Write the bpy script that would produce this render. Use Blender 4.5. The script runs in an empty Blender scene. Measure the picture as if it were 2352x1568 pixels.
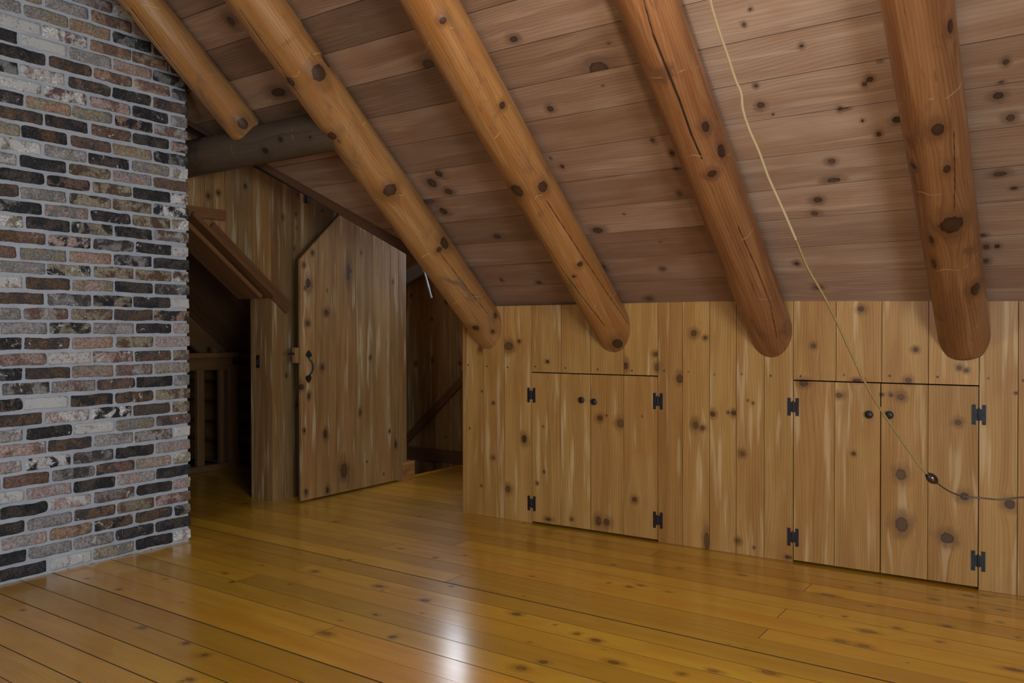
import bpy, bmesh, math, random
import numpy as np
from mathutils import Vector, Matrix
random.seed(7); RNG = np.random.default_rng(11)
S = bpy.context.scene
COL = S.collection

# ------------------------------------------------------------------ camera
F_PX, H = 1887.0, 1.2
YAW, PITCH, ROLL = [math.radians(a) for a in (34.97, -0.732, -0.144)]
_fwd = np.array([-math.sin(YAW)*math.cos(PITCH), math.cos(YAW)*math.cos(PITCH), math.sin(PITCH)])
_rt = np.array([math.cos(YAW), math.sin(YAW), 0.0]); _up = np.cross(_rt, _fwd)
RT = math.cos(ROLL)*_rt + math.sin(ROLL)*_up
UP = math.cos(ROLL)*_up - math.sin(ROLL)*_rt
cam = bpy.data.cameras.new('camera'); camo = bpy.data.objects.new('camera', cam); COL.objects.link(camo)
cam.sensor_fit = 'HORIZONTAL'; cam.sensor_width = 36.0; cam.lens = 36.0*F_PX/2352.0
cam.clip_start = 0.05
camo.matrix_world = Matrix(((RT[0], UP[0], -_fwd[0], 0), (RT[1], UP[1], -_fwd[1], 0), (RT[2], UP[2], -_fwd[2], H), (0, 0, 0, 1)))
S.camera = camo
CAM = np.array([0, 0, H])
def ray(px, py):
    return (px-1176)/F_PX*RT - (py-784)/F_PX*UP + _fwd
def onx(px, py, x): d = ray(px, py); return CAM + d*(x/d[0])
def onz(px, py, z=0.0): d = ray(px, py); return CAM + d*((z-H)/d[2])
def onpl(px, py, n, c):
    n = np.array(n, float); d = ray(px, py); return CAM + d*((c-n@CAM)/(n@d))

# ------------------------------------------------------------------ world, lights, exposure
S.view_settings.view_transform = 'Standard'; S.view_settings.look = 'None'
S.view_settings.exposure = 0.0; S.view_settings.gamma = 1.0; S.view_settings.use_curve_mapping = False
w = bpy.data.worlds.new('world'); S.world = w; w.use_nodes = True
w.node_tree.nodes['Background'].inputs[0].default_value = (0.75, 0.87, 1.0, 1)
w.node_tree.nodes['Background'].inputs[1].default_value = 0.03
S.cycles.max_bounces = 8; S.cycles.diffuse_bounces = 5; S.cycles.glossy_bounces = 3
def area(name, loc, target, sx, sy, power, col):
    l = bpy.data.lights.new(name, 'AREA'); l.shape = 'RECTANGLE'; l.size = sx; l.size_y = sy; l.energy = power; l.color = col
    o = bpy.data.objects.new(name, l); COL.objects.link(o); o.location = loc
    o.rotation_euler = (Vector(target)-Vector(loc)).to_track_quat('-Z', 'Y').to_euler(); return o
area('daylight_gable_window', (2.05, -0.1, 1.25), (-3.8, 1.9, 0.3), 1.5, 1.1, 125, (0.64, 0.82, 1.0))
area('fill_behind_camera', (-0.6, -3.1, 1.5), (-2.2, 2.8, 0.3), 1.3, 1.0, 50, (0.72, 0.87, 1.0))  # added fill light behind the camera; the rear wall has no window
#area('daylight_dormer_window', (-4.33, 5.68, 1.83), (-4.2, 3.4, 0.9), 0.6, 0.5, 1.5, (0.9, 0.95, 1.0))
lp = bpy.data.lights.new('lamp_bulb', 'POINT'); lp.energy = 31; lp.color = (1.0, 0.97, 0.94); lp.shadow_soft_size = 0.035
lpo = bpy.data.objects.new('lamp_bulb', lp); COL.objects.link(lpo); lpo.location = (-1.08, 1.95, 2.46)

# ------------------------------------------------------------------ materials
class NT:
    def __init__(s, name):
        s.m = bpy.data.materials.new(name); s.m.use_nodes = True; s.t = s.m.node_tree; s.t.nodes.clear()
        s.out = s.n('ShaderNodeOutputMaterial'); s.b = s.n('ShaderNodeBsdfPrincipled')
        s.l(s.b.outputs[0], s.out.inputs[0])
    def n(s, t, **k):
        x = s.t.nodes.new(t)
        for a, v in k.items(): setattr(x, a, v)
        return x
    def l(s, a, b): s.t.links.new(a, b)
    def put(s, sock, v):
        if hasattr(v, 'links'): s.l(v, sock)
        elif isinstance(v, tuple) and len(v) == 3 and sock.type == 'RGBA': sock.default_value = (*v, 1)
        else: sock.default_value = v
    def math(s, op, a, b=0.0, c=None, clamp=False):
        x = s.n('ShaderNodeMath', operation=op); x.use_clamp = clamp
        s.put(x.inputs[0], a); s.put(x.inputs[1], b)
        if c is not None: s.put(x.inputs[2], c)
        return x.outputs[0]
    def mix(s, f, a, b, mode='MIX'):
        x = s.n('ShaderNodeMix', data_type='RGBA', blend_type=mode)
        s.put(x.inputs[0], f); s.put(x.inputs[6], a); s.put(x.inputs[7], b); return x.outputs[2]
    def attr(s, n): return s.n('ShaderNodeAttribute', attribute_name=n)
    def noise(s, vec, scale, detail=3.0, rough=0.5, dist=0.0):
        x = s.n('ShaderNodeTexNoise'); s.l(vec, x.inputs['Vector']); x.inputs['Scale'].default_value = scale
        x.inputs['Detail'].default_value = detail; x.inputs['Roughness'].default_value = rough
        x.inputs['Distortion'].default_value = dist; return x.outputs[0]
    def vmul(s, v, k):
        x = s.n('ShaderNodeVectorMath', operation='MULTIPLY'); s.l(v, x.inputs[0]); x.inputs[1].default_value = k; return x.outputs[0]
    def ramp(s, v, a, b, lo=0.0, hi=1.0):
        x = s.n('ShaderNodeMapRange', interpolation_type='SMOOTHSTEP'); s.put(x.inputs[0], v)
        x.inputs[1].default_value = a; x.inputs[2].default_value = b; x.inputs[3].default_value = lo; x.inputs[4].default_value = hi
        return x.outputs[0]

def wood(name, light, dark, knot, rough=0.5, spec=0.35, coat=0.0, streak=1.0, pale=None, palef=0.0, bump=0.15, crack=False, blotch=0.0, blotchc=(0.03, 0.02, 0.015), coat_r=0.12, coat_ior=1.5):
    t = NT(name)
    g = t.attr('gc').outputs['Vector']; kd = t.attr('kd').outputs['Fac']; bt = t.attr('bt')
    sb = t.n('ShaderNodeSeparateXYZ'); t.l(bt.outputs['Vector'], sb.inputs[0])
    # broad tone along the board, narrow grain streaks, growth rings
    broad = t.noise(t.vmul(g, (1.3, 14.0, 7.0)), 1.0, 2.5, 0.55, 0.3)
    fine = t.noise(t.vmul(g, (3.0, 190.0, 7.0)), 1.0, 3.0, 0.6)
    wob = t.noise(t.vmul(g, (0.9, 3.6, 7.0)), 1.0, 1.5, 0.5)
    sg = t.n('ShaderNodeSeparateXYZ'); t.l(g, sg.inputs[0])
    ring = t.math('ADD', t.math('MULTIPLY', sg.outputs[1], 420.0), t.math('MULTIPLY', wob, 62.0))
    ring = t.math('ADD', t.math('MULTIPLY', t.math('SINE', ring), 0.5), 0.5)
    ring = t.math('POWER', ring, 2.2)
    a = t.ramp(broad, 0.28, 0.72)
    a = t.math('ADD', t.math('MULTIPLY', a, 0.55*streak), t.math('MULTIPLY', t.ramp(fine, 0.3, 0.7), 0.20*streak))
    a = t.math('ADD', a, t.math('MULTIPLY', ring, 0.26*streak), clamp=True)
    c = t.mix(a, light, dark)
    patch = t.noise(t.vmul(g, (2.2, 5.0, 11.0)), 1.0, 3.0, 0.55, 0.5)
    c = t.mix(t.ramp(patch, 0.46, 0.72, 0.0, 0.45), c, tuple(q*0.5*(x+y) for q, x, y in zip((0.86, 0.66, 0.48), light, dark)))
    if pale is not None:
        pn = t.noise(t.vmul(g, (2.0, 26.0, 13.0)), 1.0, 2.0, 0.5, 0.2)
        c = t.mix(t.math('MULTIPLY', t.ramp(pn, 0.56, 0.72), palef), c, pale)
    if blotch > 0:
        bn = t.noise(t.vmul(g, (3.0, 6.0, 3.0)), 1.0, 5.0, 0.65, 0.6)
        c = t.mix(t.math('MULTIPLY', t.ramp(bn, 0.54, 0.72), blotch), c, blotchc)
        b2 = t.noise(t.vmul(g, (9.0, 60.0, 3.0)), 1.0, 4.0, 0.65)
        c = t.mix(t.ramp(b2, 0.60, 0.72, 0.0, 0.45), c, tuple(0.45*x for x in blotchc))
    # board tint: x brightness, y redness
    br = t.n('ShaderNodeCombineXYZ'); 
    t.l(sb.outputs[0], br.inputs[0])
    t.l(t.math('MULTIPLY', sb.outputs[0], t.math('SUBTRACT', 1.0, t.math('MULTIPLY', sb.outputs[1], 0.22))), br.inputs[1])
    t.l(t.math('MULTIPLY', sb.outputs[0], t.math('SUBTRACT', 1.0, t.math('MULTIPLY', sb.outputs[1], 0.40))), br.inputs[2])
    c = t.mix(1.0, c, br.outputs[0], 'MULTIPLY')
    # knots
    edge = t.noise(t.vmul(g, (60.0, 60.0, 9.0)), 1.0, 3.0, 0.6)
    k2 = t.math('ADD', kd, t.math('MULTIPLY', t.math('SUBTRACT', edge, 0.5), 0.7))
    low = t.noise(t.vmul(g, (14.0, 26.0, 5.0)), 1.0, 3.0, 0.6)
    k3 = t.math('ADD', k2, t.math('MULTIPLY', t.math('SUBTRACT', low, 0.5), 3.2))
    halo = t.ramp(k3, 0.9, 3.3, 0.72, 0.0)
    c = t.mix(halo, c, tuple(0.45*x+0.55*y for x, y in zip(dark, knot)))
    kstr = t.math('ADD', t.math('MULTIPLY', sb.outputs[2], 0.52), 0.46)
    inside = t.math('MULTIPLY', t.ramp(k2, 0.85, 1.15, 1.0, 0.0), kstr)
    rings = t.math('ADD', t.math('MULTIPLY', t.math('SINE', t.math('MULTIPLY', k2, 17.0)), 0.22), 0.35)
    kc = t.mix(rings, knot, tuple(min(1, 0.26*x) for x in dark))
    c = t.mix(inside, c, kc)
    rim = t.math('MULTIPLY', t.ramp(k2, 0.72, 0.95), t.ramp(k2, 0.98, 1.2, 1.0, 0.0))
    c = t.mix(t.math('MULTIPLY', rim, t.math('MULTIPLY', kstr, 0.75)), c, tuple(0.35*x for x in knot))
    if crack:
        cr = t.attr('cr').outputs['Fac']
        cn = t.math('ADD', cr, t.math('MULTIPLY', t.math('SUBTRACT', edge, 0.5), 0.5))
        c = t.mix(t.ramp(cn, 0.6, 1.6, 0.95, 0.0), c, (0.012, 0.008, 0.006))
    if crack:
        pr = t.math('FRACT', t.math('ADD', t.math('MULTIPLY', sg.outputs[0], 2.3), t.math('MULTIPLY', t.noise(t.vmul(g, (0.8, 3.0, 1.0)), 1.0, 2.0), 1.1)))
        pm = t.math('MULTIPLY', t.ramp(t.math('ABSOLUTE', t.math('SUBTRACT', pr, 0.5)), 0.002, 0.009, 1.0, 0.0), t.ramp(t.noise(t.vmul(g, (5.0, 14.0, 3.0)), 1.0, 3.0, 0.6), 0.48, 0.62))
        c = t.mix(t.math('MULTIPLY', pm, 0.55), c, tuple(min(1, 1.35*x+0.08) for x in light))
    t.l(c, t.b.inputs['Base Color'])
    t.b.inputs['Roughness'].default_value = rough; t.b.inputs['Specular IOR Level'].default_value = spec
    rn = t.noise(t.vmul(g, (4.0, 30.0, 1.0)), 1.0, 3.0)
    t.l(t.ramp(rn, 0.2, 0.8, rough*0.8, min(1, rough*1.2)), t.b.inputs['Roughness'])
    if coat > 0:
        t.b.inputs['Coat Weight'].default_value = coat; t.b.inputs['Coat Roughness'].default_value = coat_r; t.b.inputs['Coat IOR'].default_value = coat_ior
    bp = t.n('ShaderNodeBump'); bp.inputs['Strength'].default_value = bump; bp.inputs['Distance'].default_value = 0.004
    hgt = t.math('ADD', t.math('MULTIPLY', fine, 0.6), t.math('ADD', broad, t.math('MULTIPLY', inside, -0.15)))
    t.l(hgt, bp.inputs['Height']); t.l(bp.outputs[0], t.b.inputs['Normal'])
    return t.m

M = {}
M['knee'] = wood('pine_knee_wall', (0.52, 0.292, 0.084), (0.32, 0.142, 0.031), (0.07, 0.026, 0.012), rough=0.45, coat=0.15, coat_r=0.3, pale=(0.66, 0.46, 0.23), palef=0.6)
M['ceil'] = wood('pine_ceiling', (0.42, 0.275, 0.18), (0.24, 0.135, 0.082), (0.042, 0.020, 0.013), rough=0.5, coat=0.12, coat_r=0.3, pale=(0.48, 0.33, 0.21), palef=0.5)
M['floor'] = wood('varnished_pine_floor', (0.74, 0.42, 0.032), (0.55, 0.26, 0.013), (0.15, 0.06, 0.012), rough=0.42, coat=0.9, coat_r=0.19, coat_ior=1.72, bump=0.05, streak=0.8)
M['door'] = wood('rough_pine_boards', (0.36, 0.215, 0.080), (0.20, 0.100, 0.033), (0.045, 0.02, 0.010), rough=0.6, spec=0.25, pale=(0.44, 0.34, 0.205), palef=0.8, streak=1.25)
M['log'] = wood('peeled_log', (0.50, 0.255, 0.085), (0.33, 0.140, 0.038), (0.045, 0.022, 0.014), rough=0.42, coat=0.2, coat_r=0.25, pale=(0.56, 0.34, 0.15), palef=0.4, crack=True, streak=1.35, blotch=0.8, blotchc=(0.15, 0.095, 0.06))
M['logred'] = wood('reddish_peeled_log', (0.38, 0.175, 0.065), (0.22, 0.085, 0.030), (0.040, 0.018, 0.012), rough=0.42, coat=0.2, coat_r=0.25, pale=(0.50, 0.26, 0.11), palef=0.35, crack=True, streak=1.35, blotch=0.75, blotchc=(0.12, 0.05, 0.026))
M['darklog'] = wood('dark_weathered_log', (0.16, 0.105, 0.06), (0.09, 0.06, 0.038), (0.02, 0.014, 0.01), rough=0.7, crack=True, blotch=0.7, blotchc=(0.045, 0.038, 0.03))
M['trim'] = wood('stained_trim', (0.20, 0.095, 0.034), (0.12, 0.048, 0.018), (0.03, 0.014, 0.008), rough=0.45, coat=0.15)
M['darktrim'] = wood('dark_stained_trim', (0.11, 0.052, 0.026), (0.06, 0.028, 0.014), (0.02, 0.01, 0.006), rough=0.8, spec=0.08)

def plain(name, col, rough=0.5, metal=0.0, spec=0.5, bump=0.0, bs=200):
    t = NT(name); t.b.inputs['Base Color'].default_value = (*col, 1); t.b.inputs['Roughness'].default_value = rough
    t.b.inputs['Metallic'].default_value = metal; t.b.inputs['Specular IOR Level'].default_value = spec
    tc = t.n('ShaderNodeTexCoord'); nz = t.noise(tc.outputs['Object'], bs, 2.0)
    c = t.mix(t.ramp(nz, 0.3, 0.7), tuple(0.85*x for x in col), col); t.l(c, t.b.inputs['Base Color'])
    if bump:
        bp = t.n('ShaderNodeBump'); bp.inputs['Strength'].default_value = bump; bp.inputs['Distance'].default_value = 0.002
        t.l(nz, bp.inputs['Height']); t.l(bp.outputs[0], t.b.inputs['Normal'])
    return t.m
M['iron'] = plain('black_iron', (0.012, 0.012, 0.014), 0.42, 0.0, 0.5, 0.5, 300)
M['pin'] = plain('black_iron_worn', (0.05, 0.05, 0.052), 0.35, 0.6)
M['steel'] = plain('dull_steel', (0.32, 0.33, 0.345), 0.9, 0.0, 0.05)
M['grey'] = plain('grey_painted_metal', (0.36, 0.37, 0.38), 0.9, 0.0, 0.05)
M['screw'] = plain('steel_screw_head', (0.09, 0.09, 0.095), 0.45, 0.5)
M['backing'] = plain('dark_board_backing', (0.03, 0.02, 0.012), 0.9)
M['brass'] = plain('aged_brass', (0.35, 0.25, 0.09), 0.35, 0.9)
M['brown_plastic'] = plain('brown_plastic', (0.028, 0.012, 0.006), 0.22, 0.0, 0.6)
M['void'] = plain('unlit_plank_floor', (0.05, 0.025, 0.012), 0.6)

def mortar():
    t = NT('grey_mortar'); tc = t.n('ShaderNodeTexCoord')
    a = t.noise(tc.outputs['Object'], 9.0, 3.0); b = t.noise(tc.outputs['Object'], 140.0, 4.0, 0.7)
    c = t.mix(t.ramp(a, 0.3, 0.7), (0.38, 0.40, 0.425), (0.46, 0.475, 0.49))
    c = t.mix(t.math('MULTIPLY', t.ramp(b, 0.35, 0.7), 0.35), c, (0.30, 0.31, 0.31)); t.l(c, t.b.inputs['Base Color'])
    t.b.inputs['Roughness'].default_value = 0.9; t.b.inputs['Specular IOR Level'].default_value = 0.2
    bp = t.n('ShaderNodeBump'); bp.inputs['Strength'].default_value = 0.7; bp.inputs['Distance'].default_value = 0.004
    t.l(b, bp.inputs['Height']); t.l(bp.outputs[0], t.b.inputs['Normal']); return t.m
M['mortar'] = mortar()
def brickmat():
    t = NT('reclaimed_brick'); tc = t.n('ShaderNodeTexCoord')
    off = t.attr('bo').outputs['Vector']
    va = t.n('ShaderNodeVectorMath', operation='ADD'); t.l(tc.outputs['Object'], va.inputs[0]); t.l(off, va.inputs[1]); v = va.outputs[0]
    ca = t.attr('ca').outputs['Vector']; cb = t.attr('cb').outputs['Vector']
    so = t.n('ShaderNodeSeparateXYZ'); t.l(t.attr('bw').outputs['Vector'], so.inputs[0])
    n1 = t.noise(v, 14.0, 4.0, 0.62, 0.5)
    thr = t.math('SUBTRACT', n1, so.outputs[1])
    c = t.mix(t.ramp(thr, -0.06, 0.08), ca, cb)
    n2 = t.noise(v, 90.0, 4.0, 0.7)
    c = t.mix(1.0, c, t.mix(t.ramp(n2, 0.25, 0.75), (0.42, 0.42, 0.42), (1.62, 1.58, 1.54)), 'MULTIPLY')
    n3 = t.noise(v, 26.0, 6.0, 0.72, 0.8)
    wt = t.math('SUBTRACT', n3, so.outputs[0])
    c = t.mix(t.ramp(wt, 0.0, 0.035, 0.0, 0.92), c, (0.52, 0.51, 0.48))
    n5 = t.noise(v, 45.0, 5.0, 0.75, 0.4)
    c = t.mix(t.ramp(n5, 0.58, 0.66, 0.0, 0.55), c, (0.035, 0.030, 0.028))
    c = t.mix(t.ramp(n5, 0.40, 0.33, 0.0, 0.35), c, (0.36, 0.34, 0.31))
    n4 = t.noise(v, 300.0, 2.0, 0.7)
    c = t.mix(t.ramp(n4, 0.60, 0.72, 0.0, 0.6), c, (0.40, 0.37, 0.32))
    t.l(c, t.b.inputs['Base Color']); t.b.inputs['Roughness'].default_value = 0.85; t.b.inputs['Specular IOR Level'].default_value = 0.25
    bp = t.n('ShaderNodeBump'); bp.inputs['Strength'].default_value = 0.8; bp.inputs['Distance'].default_value = 0.005
    t.l(t.math('ADD', n2, t.math('MULTIPLY', n3, 1.5)), bp.inputs['Height']); t.l(bp.outputs[0], t.b.inputs['Normal'])
    return t.m
M['brick'] = brickmat()
def cordmat():
    t = NT('translucent_gold_cord'); t.b.inputs['Base Color'].default_value = (0.75, 0.62, 0.36, 1); t.b.inputs['Roughness'].default_value = 0.3
    t.b.inputs['Transmission Weight'].default_value = 0.35; t.b.inputs['IOR'].default_value = 1.1
    tr = t.n('ShaderNodeBsdfTransparent'); tr.inputs[0].default_value = (0.8, 0.62, 0.35, 1)
    mx = t.n('ShaderNodeMixShader'); mx.inputs[0].default_value = 0.45
    t.l(t.b.outputs[0], mx.inputs[1]); t.l(tr.outputs[0], mx.inputs[2]); t.l(mx.outputs[0], t.out.inputs[0]); return t.m
M['cord'] = cordmat()
M['browncord'] = plain('brown_cord', (0.045, 0.022, 0.010), 0.4)
M['goldcord'] = plain('dark_gold_cord', (0.26, 0.165, 0.055), 0.35)
def emis(name, col, st):
    t = NT(name); e = t.n('ShaderNodeEmission'); e.inputs[0].default_value = (*col, 1); e.inputs[1].default_value = st
    t.l(e.outputs[0], t.out.inputs[0]); return t.m
M['daylight'] = emis('bright_window_daylight', (0.80, 0.88, 1.0), 12.5)
M['bulb'] = emis('lit_bulb', (1.0, 0.85, 0.65), 30.0)

# ------------------------------------------------------------------ mesh helpers
def tag(o, label=None, cat=None, group=None, kind=None):
    if label: o['label'] = label
    if cat: o['category'] = cat
    if group: o['group'] = group
    if kind: o['kind'] = kind
    return o
def empty(name, loc=(0, 0, 0), **k):
    o = bpy.data.objects.new(name, None); COL.objects.link(o); o.location = loc; o.empty_display_size = 0.1; return tag(o, **k)
def link(name, me, mat, parent=None, smooth=False, **k):
    o = bpy.data.objects.new(name, me); COL.objects.link(o)
    if mat is not None: me.materials.append(mat)
    me.shade_smooth() if smooth else me.shade_flat()
    if parent is not None:
        o.parent = parent
        o.matrix_parent_inverse = Matrix.Translation(-Vector(parent_world(parent)))
    return tag(o, **k)
def parent_world(p):
    return Vector(p.location) if p.type == 'EMPTY' else Vector((0, 0, 0))
def npmesh(name, V, Q, attrs=None):
    V = np.asarray(V, np.float32).reshape(-1, 3); Q = np.asarray(Q, np.int32).reshape(-1, 4)
    me = bpy.data.meshes.new(name); me.vertices.add(len(V)); me.vertices.foreach_set('co', V.ravel())
    me.loops.add(Q.size); me.loops.foreach_set('vertex_index', Q.ravel())
    me.polygons.add(len(Q)); me.polygons.foreach_set('loop_start', np.arange(0, Q.size, 4, dtype=np.int32))
    me.update(calc_edges=True)
    for n, a in (attrs or {}).items():
        a = np.asarray(a, np.float32)
        if a.ndim == 1:
            at = me.attributes.new(n, 'FLOAT', 'POINT'); at.data.foreach_set('value', a)
        else:
            at = me.attributes.new(n, 'FLOAT_VECTOR', 'POINT'); at.data.foreach_set('vector', a.ravel())
    me.validate(clean_customdata=False); return me
def gridq(nu, nv, base=0):
    i, j = np.meshgrid(np.arange(nu-1), np.arange(nv-1), indexing='ij')
    a = base + i*nv + j
    return np.stack([a, a+nv, a+nv+1, a+1], -1).reshape(-1, 4)
class Acc:
    def __init__(s): s.V = []; s.Q = []; s.A = {}; s.n = 0
    def add(s, P, attrs, flip=False):
        nu, nv = P.shape[:2]; q = gridq(nu, nv, s.n)
        if flip: q = q[:, ::-1]
        s.Q.append(q); s.V.append(P.reshape(-1, 3)); s.n += nu*nv
        for k, a in attrs.items(): s.A.setdefault(k, []).append(a.reshape(nu*nv, -1) if a.ndim == 3 else a.reshape(-1))
    def mesh(s, name):
        return npmesh(name, np.concatenate(s.V), np.concatenate(s.Q), {k: np.concatenate(a) for k, a in s.A.items()})
def knot_field(u, v, knots):
    """normalised distance to the nearest knot and the grain deflected around the knots"""
    kd = np.full(u.shape, 9.0); vw = v.copy(); kr_ = np.full(u.shape, 0.5)
    for (ku, kv, ru, rv) in knots:
        du, dv = u-ku, v-kv
        m = np.abs(du) < 0.35
        if not m.any(): continue
        d = np.sqrt((du/ru)**2+(dv/rv)**2)
        kr_ = np.where(d < kd, (ku*37.7+kv*91.3) % 1.0, kr_); kd = np.minimum(kd, d)
        g = np.exp(-(du/(3.2*ru+0.01))**2)*np.exp(-np.abs(dv)/(2.2*rv+0.004))
        vw -= np.tanh(dv/(0.4*rv))*g*rv*1.1
    return kd, vw, kr_
def boards(name, O, U, V, N, rows, mat, res=0.007, gap=0.002, gaps=None, depth=0.010, knots=(), rk=0.5, tint=(0.86, 1.12), red=(0, 0.5), parent=None, tints=None, kr=(0.008, 0.018), lifts=True, warp=0.0, **k):
    """planks as separate relief on one surface. rows: (u0,u1,v0,v1[,fu0,fu1]) u along the grain; fu: functions of v for slanted ends"""
    O, U, V, N = [np.array(x, float) for x in (O, U, V, N)]
    acc = Acc()
    for bi, r in enumerate(rows):
        u0, u1, v0, v1 = r[:4]; fu0 = r[4] if len(r) > 4 else None; fu1 = r[5] if len(r) > 5 else None
        nv = max(3, int((v1-v0)/res)+1); nu = max(3, int((u1-u0)/res)+1)
        g0 = (gaps or {}).get(v0, gap); g1 = (gaps or {}).get(v1, gap)
        vv = np.linspace(v0+g0/2, v1-g1/2, nv); tt = np.linspace(0, 1, nu)
        a = np.array([fu0(x) if fu0 else u0 for x in vv]); b = np.array([fu1(x) if fu1 else u1 for x in vv])
        a = a+gap*0.4; b = np.maximum(b-gap*0.4, a+0.001)
        uu = a[None, :]+(b-a)[None, :]*tt[:, None]; vg = np.repeat(vv[None, :], nu, 0)
        kk = [q for q in knots if v0-0.01 <= q[1] <= v1+0.01 and u0-0.1 <= q[0] <= u1+0.1]
        nr = RNG.poisson(rk*(u1-u0))
        for _ in range(nr):
            s_ = RNG.uniform(*kr); kk.append((RNG.uniform(u0, u1), RNG.uniform(v0+0.01, v1-0.01), s_*RNG.uniform(0.8, 1.5), s_*RNG.uniform(0.6, 1.1)))
        kd, vw, kr_ = knot_field(uu, vg, kk)
        P = O + uu[..., None]*U + vg[..., None]*V
        if warp: P = P + (np.sin(uu*RNG.uniform(1.5, 3)+RNG.uniform(0, 6))*warp*RNG.uniform(0.3, 1))[..., None]*N
        lift = RNG.uniform(-0.0006, 0.0006) if lifts else 0.0; P = P+lift*N
        off = RNG.uniform(0, 30, 3)
        g = np.stack([uu+off[0], vw+off[1], np.full(uu.shape, off[2])], -1)
        if tints is not None and bi < len(tints) and tints[bi] is not None: tb, tr = tints[bi]
        else: tb, tr = RNG.uniform(*tint), RNG.uniform(*red)
        btv = np.stack([np.full(uu.shape, tb), np.full(uu.shape, tr), kr_], -1)
        pd = lambda x: np.pad(x, ((1, 1), (1, 1))+((0, 0),)*(x.ndim-2), mode='edge')
        P2 = pd(P); sk = np.zeros(P2.shape[:2]); sk[0] = sk[-1] = 1; sk[:, 0] = sk[:, -1] = 1
        P2 = P2-(sk*depth)[..., None]*N
        acc.add(P2, {'gc': pd(g), 'kd': pd(kd), 'bt': pd(btv)}, flip=np.dot(np.cross(U, V), N) < 0)
    me = acc.mesh(name)
    return link(name, me, mat, parent, **k)
def box(name, lo, hi, mat, parent=None, bev=0.0, rot=None, grain=None, **k):
    lo, hi = np.array(lo, float), np.array(hi, float); c = (lo+hi)/2; s = hi-lo
    bm = bmesh.new(); bmesh.ops.create_cube(bm, size=1.0)
    for v in bm.verts: v.co = Vector((v.co.x*s[0], v.co.y*s[1], v.co.z*s[2]))
    if bev: bmesh.ops.bevel(bm, geom=bm.edges[:], offset=bev, segments=2, affect='EDGES', profile=0.5)
    if rot is not None:
        for v in bm.verts: v.co = rot @ v.co
    for v in bm.verts: v.co += Vector(c)
    return finish(name, bm, mat, parent, grain, **k)
def finish(name, bm, mat, parent=None, grain=None, smooth=False, **k):
    bmesh.ops.recalc_face_normals(bm, faces=bm.faces[:])
    me = bpy.data.meshes.new(name); bm.to_mesh(me); bm.free()
    if grain is not None: add_grain(me, grain)
    return link(name, me, mat, parent, smooth, **k)
def add_grain(me, ax, tb=None, tr=None):
    n = len(me.vertices); co = np.empty(n*3, np.float32); me.vertices.foreach_get('co', co); co = co.reshape(-1, 3)
    ax = np.array(ax, float); ax /= np.linalg.norm(ax)
    u = co@ax; rest = co-u[:, None]*ax; v = rest.sum(1)
    off = RNG.uniform(0, 20, 2)
    for nm, a in (('gc', np.stack([u+off[0], v+off[1], np.full(n, off[0])], -1)), ('bt', np.tile([tb or RNG.uniform(0.9, 1.1), tr if tr is not None else RNG.uniform(0, .4), 0], (n, 1)))):
        at = me.attributes.new(nm, 'FLOAT_VECTOR', 'POINT'); at.data.foreach_set('vector', a.astype(np.float32).ravel())
    at = me.attributes.new('kd', 'FLOAT', 'POINT'); at.data.foreach_set('value', np.full(n, 9.0, np.float32))
    at = me.attributes.new('cr', 'FLOAT', 'POINT'); at.data.foreach_set('value', np.full(n, 9.0, np.float32))
def poly_prism(name, pts, N, thick, mat, parent=None, grain=None, bev=0.0, **k):
    """flat polygon with real thickness along -N"""
    bm = bmesh.new(); N = Vector(N)
    vs = [bm.verts.new(Vector(p)) for p in pts]; f = bm.faces.new(vs)
    r = bmesh.ops.extrude_face_region(bm, geom=[f])
    for v in [g for g in r['geom'] if isinstance(g, bmesh.types.BMVert)]: v.co -= N*thick
    if bev: bmesh.ops.bevel(bm, geom=bm.edges[:], offset=bev, segments=2, affect='EDGES')
    return finish(name, bm, mat, parent, grain, **k)
def tube(name, pts, rad, mat, parent=None, seg=10, res=6, **k):
    cu = bpy.data.curves.new(name, 'CURVE'); cu.dimensions = '3D'; cu.bevel_depth = 1.0; cu.bevel_resolution = 3; cu.use_fill_caps = True
    sp = cu.splines.new('BEZIER'); sp.bezier_points.add(len(pts)-1); cu.resolution_u = res
    for i, p in enumerate(pts):
        b = sp.bezier_points[i]; b.co = p; b.handle_left_type = b.handle_right_type = 'AUTO'
        b.radius = rad[i] if isinstance(rad, (list, tuple)) else rad
    tmp = bpy.data.objects.new('tmp', cu); COL.objects.link(tmp)
    me = bpy.data.meshes.new_from_object(tmp.evaluated_get(bpy.context.evaluated_depsgraph_get())); me.name = name
    bpy.data.objects.remove(tmp); bpy.data.curves.remove(cu)
    me.materials.clear(); return link(name, me, mat, parent, True, **k)
def lathe(name, prof, org, axis, mat, parent=None, seg=28, **k):
    """prof: (radius, height) along axis"""
    ax = Vector(axis).normalized(); q = ax.to_track_quat('Z', 'Y').to_matrix()
    bm = bmesh.new(); rings = []
    for r, h in prof:
        rings.append([bm.verts.new(Vector(org)+q@Vector((r*math.cos(2*math.pi*i/seg), r*math.sin(2*math.pi*i/seg), h))) for i in range(seg)])
    for a, b in zip(rings, rings[1:]):
        for i in range(seg): bm.faces.new((a[i], a[(i+1) % seg], b[(i+1) % seg], b[i]))
    bm.faces.new(rings[0][::-1]); bm.faces.new(rings[-1])
    return finish(name, bm, mat, parent, None, True, **k)
def snoise(a, b, seed, sc):
    r = np.random.default_rng(seed); o = np.zeros(np.broadcast(a, b).shape)
    for i in range(7):
        f = sc*(1.6**i)*0.6; an = r.uniform(0, 6.28)
        o = o+np.sin((a*math.cos(an)+b*math.sin(an))*f+r.uniform(0, 6.28))/(1.35**i)
    return o/3.0

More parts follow.
